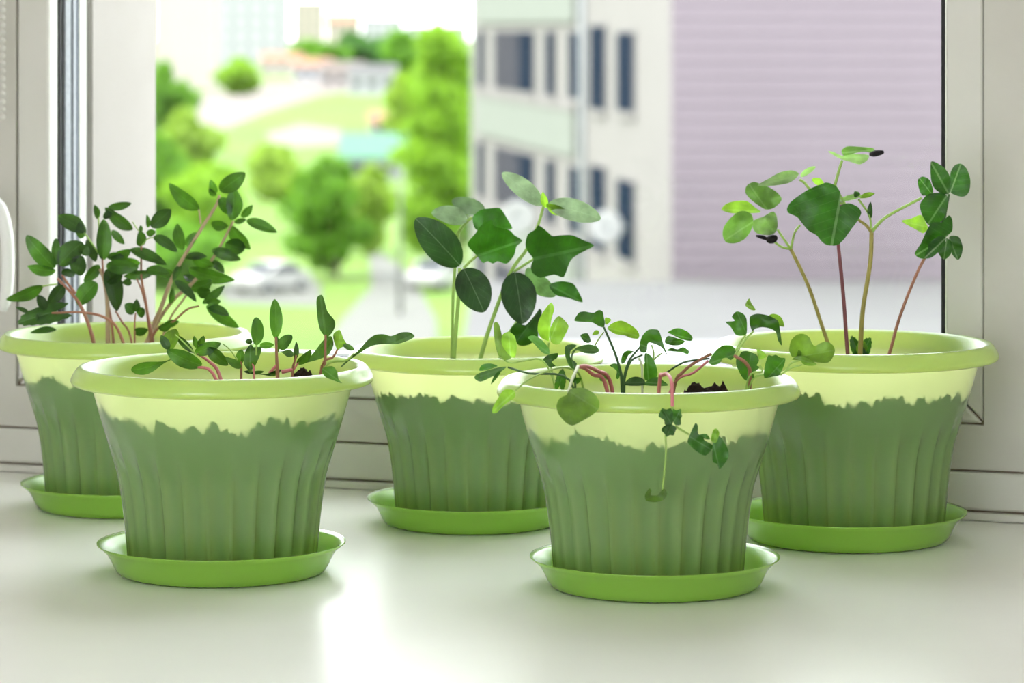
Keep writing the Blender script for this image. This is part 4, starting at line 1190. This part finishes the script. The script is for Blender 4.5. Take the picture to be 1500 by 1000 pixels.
TG = 'trees and bushes outside the window'
tree('tall_tree', 634, 170, 13.6, 2.5, 0.9, 'tree_bright', 'tall slender bright green tree beside the grey apartment block', TG, 5200, 0.30, 3, lobes=16, taper=0.30)
tree('tall_tree', 672, 182, 12.2, 1.7, 0.6, 'tree_mid', 'slender tree squeezed against the corner of the apartment block', TG, 3200, 0.30, 5, lobes=13, taper=0.35)
tree('round_tree', 492, 172, 6.2, 2.9, 0.4, 'tree_mid', 'round green tree standing alone by the pale path', TG, 3600, 0.28, 8, lobes=8, taper=0.6)
tree('round_tree', 545, 190, 5.0, 2.1, 0.3, 'shrub_yellow', 'yellow-green tree touching the round tree', TG, 1600, 0.28, 9, lobes=6)
tree('bush', 246, 330, 9.4, 3.0, 0.2, 'tree_mid', 'dense green bush beside the pinkish tower', TG, 1800, 0.50, 11, 'bush', lobes=7)
tree('bush', 285, 300, 5.2, 3.6, 0.1, 'shrub_yellow', 'wide yellow-green bush on the meadow below the gravel yard', TG, 1500, 0.5, 12, 'bush', lobes=5)
tree('bush', 250, 230, 5.0, 3.2, 0.1, 'tree_mid', 'green bush beside the plaster reveal on the slope', TG, 1700, 0.42, 13, 'bush', lobes=5)
tree('bush', 320, 205, 4.4, 3.6, 0.1, 'tree_bright', 'bright low bush spreading across the meadow', TG, 1600, 0.42, 14, 'bush', lobes=5)
tree('bush', 385, 250, 4.0, 3.4, 0.1, 'shrub_yellow', 'pale yellow bush between the meadow bushes and the round tree', TG, 1300, 0.42, 15, 'bush', lobes=5)
tree('bush', 270, 165, 3.0, 3.6, 0.1, 'tree_mid', 'low dark green bush row nearest the window', TG, 1700, 0.34, 16, 'bush', lobes=5)
tree('bush', 352, 640, 6.5, 5.0, 0.2, 'tree_bright', 'small bush in front of the white tower block', TG, 900, 0.9, 17, 'bush', lobes=5)
tree('bush', 600, 330, 8.0, 3.2, 0.2, 'shrub_yellow', 'yellow-green bush behind the tall tree', TG, 1500, 0.5, 18, 'bush', lobes=6)
for i, (px, Z, h, r, mt, words) in enumerate(((452, 980, 9, 8, 'tree_mid', 'far tree below the beige houses'), (492, 930, 8, 8, 'tree_mid', 'far low tree right of the beige houses'),
                                              (528, 960, 11, 9, 'tree_dark', 'far dark tree near the skyline'), (560, 980, 10, 9, 'tree_dark', 'far blue-green tree behind the tall tree'),
                                              (600, 900, 12, 10, 'tree_mid', 'far tree behind the crown of the tall tree'))):
    tree('distant_tree', px, Z, h, r, 0.5, mt, words, TG, 700, 1.3, 30 + i, lobes=5)


def house(name, px, Z, w, d, h, wall, label, roof=None, rh=2.0, rows=2, cols=3, group='houses in the distance', turn=0.0, win_h=1.5, roofmat='roof_red', eave=0.3):
    r = ext(name, px, Z, label, 'building', group, turn)
    MB().box((-w / 2, 0, -0.2), (w / 2, d, h)).build('wall', wall, r)
    if roof == 'gable':
        m = MB().prism([(-eave, h - 0.02), (d + eave, h - 0.02), (d / 2, h + rh)], 'x', -w / 2 - eave, w / 2 + eave)
        m.build('roof', roofmat, r)
    elif roof == 'shed':
        MB().hexa([(-w / 2 - eave, -eave, h), (w / 2 + eave, -eave, h), (w / 2 + eave, d + eave, h + rh), (-w / 2 - eave, d + eave, h + rh),
                   (-w / 2 - eave, -eave, h + 0.2), (w / 2 + eave, -eave, h + 0.2), (w / 2 + eave, d + eave, h + rh + 0.2), (-w / 2 - eave, d + eave, h + rh + 0.2)]).build('roof', roofmat, r)
    else:
        MB().box((-w / 2 - 0.15, -0.15, h), (w / 2 + 0.15, d + 0.15, h + 0.5)).build('roof', wall, r)
    for i in range(rows):
        for j in range(cols):
            x = -w / 2 + w * (j + 0.5) / cols
            z = h * (i + 0.55) / rows
            ww = min(1.3, w / cols * 0.5)
            f = MB().box((x - ww / 2 - 0.1, -0.06, z - win_h / 2 - 0.1), (x + ww / 2 + 0.1, 0.05, z + win_h / 2 + 0.1)).build('window_frame', 'house_white', r)
            MB().box((x - ww / 2, -0.09, z - win_h / 2), (x + ww / 2, -0.055, z + win_h / 2)).build('window_pane', 'curtain', f)
    return r


house('tower_block', 281, 700, 60 * mpx(700), 14, 30, 'house_pink', 'pinkish tower block seen past the plaster reveal', rows=0, cols=0)
house('tower_block', 238, 1000, 24 * mpx(1000), 16, 34, 'house_pink', 'narrow pale tower block partly hidden by the plaster reveal', rows=0, cols=0)
house('tower_block', 364, 1150, 112 * mpx(1150), 16, 44, 'house_white', 'wide white tower block in the distance', rows=9, cols=5, win_h=1.8)
house('distant_house', 452, 1400, 44 * mpx(1400), 14, 24, 'house_beige', 'beige block of flats on the skyline', rows=5, cols=4, win_h=1.7)
house('distant_house', 502, 1320, 48 * mpx(1320), 14, 15, 'house_beige', 'lower beige block of flats with a red roof on the skyline', 'gable', 4, 3, 4, win_h=1.7)
house('distant_house', 560, 1800, 60 * mpx(1800), 16, 18, 'house_white', 'far white building on the skyline behind the trees', rows=4, cols=5, win_h=1.8)
house('distant_house', 640, 1900, 90 * mpx(1900), 16, 14, 'house_white', 'far long white building behind the tall tree', rows=3, cols=7, win_h=1.8)
house('low_house', 458, 800, 9, 8, 3.6, 'house_white', 'low white house with a shallow red roof', 'gable', 2.2, 1, 3)
house('low_house', 500, 720, 9, 8, 3.4, 'house_pink', 'low pinkish house beyond the gravel yard', 'gable', 2.4, 1, 3, roofmat='gravel')
house('low_house', 545, 640, 9, 8, 3.8, 'house_white', 'low white house with a grey roof near the tall tree', 'gable', 2.2, 1, 3, roofmat='roof_grey')
house('low_house', 412, 900, 11, 8, 4.0, 'house_pink', 'low house in front of the white tower block', 'gable', 2.4, 1, 3)
house('garden_hut', 566, 400, 50 * mpx(400), 3.5, 1.6, 'house_beige', 'small hut with a warm red roof above the turquoise one', 'gable', 1.4, 1, 2, win_h=0.8)
house('garage', 543, 285, 88 * mpx(285), 5.0, 1.7, 'metal_grey', 'small garage with a turquoise metal roof', 'shed', 1.9, 1, 2, win_h=0.8, roofmat='roof_teal')

# street lamp by the path
lp = ext('street_lamp', 586, 150, 'slim grey street lamp beside the pale path', 'street lamp')
MB().tube([(0, 0, -0.1), (0, 0, 3.5), (0, 0, 6.3)], [0.10, 0.08, 0.06], 10).build('pole', 'roof_grey', lp, True)
MB().tube(smooth_path([(0, 0, 6.2), (-0.15, 0, 6.6), (-0.6, 0, 6.75)], 4), 0.045, 8).build('arm', 'roof_grey', lp, True)
MB().box((-1.15, -0.12, 6.68), (-0.55, 0.12, 6.82)).build('lamp_head', 'roof_grey', lp, bevel=0.03)


def car(px, Z, turn, label):
    r = ext('parked_car', px, Z, label, 'car', 'parked white cars', turn)
    prof = [(-2.1, 0.35), (-2.15, 0.75), (-1.95, 0.95), (-1.15, 1.02), (-0.55, 1.45), (0.75, 1.48), (1.55, 1.02), (2.05, 0.92), (2.12, 0.45), (2.0, 0.32)]
    MB().prism([(x, z) for x, z in prof], 'y', -0.85, 0.85).build('body', 'car_paint', r, bevel=0.06)
    for s in (-1, 1):
        MB().prism([(-0.98, 1.04), (-0.50, 1.38), (0.05, 1.40), (0.05, 1.04)], 'y', s * 0.84, s * 0.87).build('side_window', 'pane_dark', r)
        MB().prism([(0.12, 1.04), (0.12, 1.40), (0.70, 1.40), (1.25, 1.04)], 'y', s * 0.84, s * 0.87).build('side_window', 'pane_dark', r)
        for x in (-1.3, 1.3):
            w = MB().lathe([(0.0, -0.1), (0.30, -0.1), (0.32, -0.05), (0.32, 0.05), (0.30, 0.1), (0.0, 0.1)], (x, s * 0.80, 0.32), 16, 'y').build('wheel', 'tyre', r, True)
            MB().lathe([(0.0, -0.02), (0.18, -0.02), (0.18, 0.02), (0.0, 0.02)], (x, s * 0.91, 0.32), 12, 'y').build('hubcap', 'metal_grey', w)
    MB().hexa([(-1.12, -0.7, 1.06), (-1.08, -0.7, 1.04), (-1.08, 0.7, 1.04), (-1.12, 0.7, 1.06), (-0.62, -0.66, 1.43), (-0.58, -0.66, 1.41), (-0.58, 0.66, 1.41), (-0.62, 0.66, 1.43)]).build('windscreen', 'pane_dark', r)
    return r


car(398, 163, math.radians(55), 'white car parked between the meadow bushes and the round tree')
car(640, 165, math.radians(70), 'white car parked at the foot of the tall tree')

# ------------------------------------------------------------------ the grey apartment block
ZCn, ZL = 68.5, 101.5
cA = ground_at(985, ZCn)
cB = ground_at(690, ZL)
dA = (cB - cA); LA = dA.length; dA.normalize()                 # along the windowed front, away from the corner
nA = Vector((-dA.y, dA.x, 0))
if nA.dot(CAMV - cA) < 0: nA = -nA                             # outwards from the windowed front
dB = -nA                                                       # along the plain gable, away from the corner
blk = empty('apartment_block', cA, 0.0)
tag(blk, 'grey apartment block with tall narrow windows and a plank gable coloured lilac for its shade', 'building')
WB, HT = 13.0, 21.0


def pA(t, z, o=0.0):
    return dA * t + nA * o + Vector((0, 0, z))


def slabA(m, t0, t1, z0, z1, o0, o1):
    m.hexa([pA(t0, z0, o0), pA(t1, z0, o0), pA(t1, z0, o1), pA(t0, z0, o1), pA(t0, z1, o0), pA(t1, z1, o0), pA(t1, z1, o1), pA(t0, z1, o1)])
    return m


def t_at(px):
    """distance along the front where it is seen at that column"""
    ax, rx = Vector((-SN, CS, 0)), Vector((CS, SN, 0))
    k = (px - 750.0) / F
    o = cA - Vector((CX, CY, GZ))
    return -(o.dot(rx) - k * o.dot(ax)) / (dA.dot(rx) - k * dA.dot(ax))


core = MB()
c4 = [Vector((0, 0, 0)), dA * LA, dA * LA + dB * WB, dB * WB]
core.hexa([p + Vector((0, 0, -0.2)) for p in c4] + [p + Vector((0, 0, HT)) for p in c4])
wl = core.build('front_wall', 'facade', blk)
EZ = 13.0                                                       # eye level above the street
fl = 3.3
bays = [(702, 711), (727, 741), (743, 760), (762, 784), (802, 815), (836, 851), (867, 889), (907, 931)]
for row in range(-3, 2):
    top = EZ - 0.10 + row * fl
    if top < 1.6: continue
    for i, (a, b) in enumerate(bays):
        ta, tb = t_at(b), t_at(a)
        h = 1.62 if i < 6 else (1.95 if i == 6 else 1.75)
        zt = top + (0.15 if i == 6 else 0.0)
        fr = slabA(MB(), ta - 0.05, tb + 0.05, zt - h - 0.08, zt + 0.06, -0.05, 0.05).build('window', 'facade', blk)
        slabA(MB(), ta, tb, zt - h, zt, -0.04, 0.065).build('pane', 'curtain' if i in (1, 2) else 'pane_dark', fr)
        slabA(MB(), ta - 0.1, tb + 0.1, zt - h - 0.16, zt - h - 0.08, -0.05, 0.09).build('sill', 'facade', fr)
    # ledge and grey-green spandrel panel under the left bays
    ta, tb = t_at(846), t_at(702)
    slabA(MB(), ta, tb, top - 3.05, top - 1.95, -0.05, 0.12).build('spandrel_panel', 'panel', blk)
    slabA(MB(), ta - 0.1, tb + 0.2, top - 1.93, top - 1.80, -0.05, 0.15).build('ledge', 'facade', blk)
tp = t_at(857)
MB().tube([pA(tp, 0.2, 0.06), pA(tp, HT, 0.06)], 0.085, 10).build('drainpipe', 'metal_grey', blk, True)
# plank gable
for k in range(int(HT / 0.30)):
    z = k * 0.30
    a, b = dB * -0.03, dB * WB
    o0, o1 = -dA * 0.0, -dA * 0.05
    MB().hexa([a + o0 + Vector((0, 0, z)), b + o0 + Vector((0, 0, z)), b + o1 * 1.2 + Vector((0, 0, z)), a + o1 * 1.2 + Vector((0, 0, z)),
               a + o0 + Vector((0, 0, z + 0.29)), b + o0 + Vector((0, 0, z + 0.29)), b + o1 * 0.6 + Vector((0, 0, z + 0.29)), a + o1 * 0.6 + Vector((0, 0, z + 0.29))]).build('plank', 'siding', blk)


def dish(px, py, r, label, group='white satellite dishes on the grey block'):
    t = t_at(px)
    depth = (cA + dA * t - Vector((CX, CY, GZ))).dot(Vector((-SN, CS, 0)))
    z = EZ - (py - HOR) / F * depth
    o = empty('satellite_dish', cA + pA(t, z, 0.0), PSI)
    tag(o, label, 'satellite dish', group)
    ax = (CAMV - (cA + pA(t, z, 0.5))).normalized()
    q = ax.to_track_quat('Z', 'Y').to_matrix()
    m = MB().lathe([(0.001, 0.0), (r * 0.5, r * 0.04), (r, r * 0.18), (r * 1.02, r * 0.16), (r * 0.5, r * 0.0), (0.001, -0.03)], (0, 0, 0), 28)
    inv = Matrix.Rotation(-PSI, 3, 'Z')
    m.v = [tuple(inv @ (nA * 0.55) + inv @ (q @ Vector(p))) for p in m.v]
    d_ = m.build('dish', 'dish', o, True)
    MB().tube([inv @ (nA * 0.07), inv @ (nA * 0.55)], 0.04, 8).build('bracket', 'metal_grey', o)
    MB().tube([inv @ (nA * 0.55), inv @ (nA * 0.55 + q @ Vector((0, -r * 0.5, r * 0.7)))], 0.02, 6).build('feed_arm', 'metal_grey', o)


dish(790, 318, 0.45, 'white satellite dish under the grouped windows of the grey block')
dish(924, 332, 0.36, 'white satellite dish by the last window before the gable corner')

# pale flat-roofed block added to give the whitish haze before the apartments
an = ext('haze_block', 1080, 52, 'low flat-roofed pale block added for the whitish haze at the foot of the grey block', 'building')
hA = 13.0 - 5.2
MB().box((-4.2, 0, -0.2), (6.0, 16, hA - 0.25)).build('wall', 'house_white', an)
rf = MB().box((-4.35, -0.15, hA - 0.25), (6.15, 16.1, hA)).build('roof', 'roof_grey', an)
MB().box((-4.35, -0.15, hA), (6.15, 0.1, hA + 0.25)).build('parapet', 'house_white', rf)
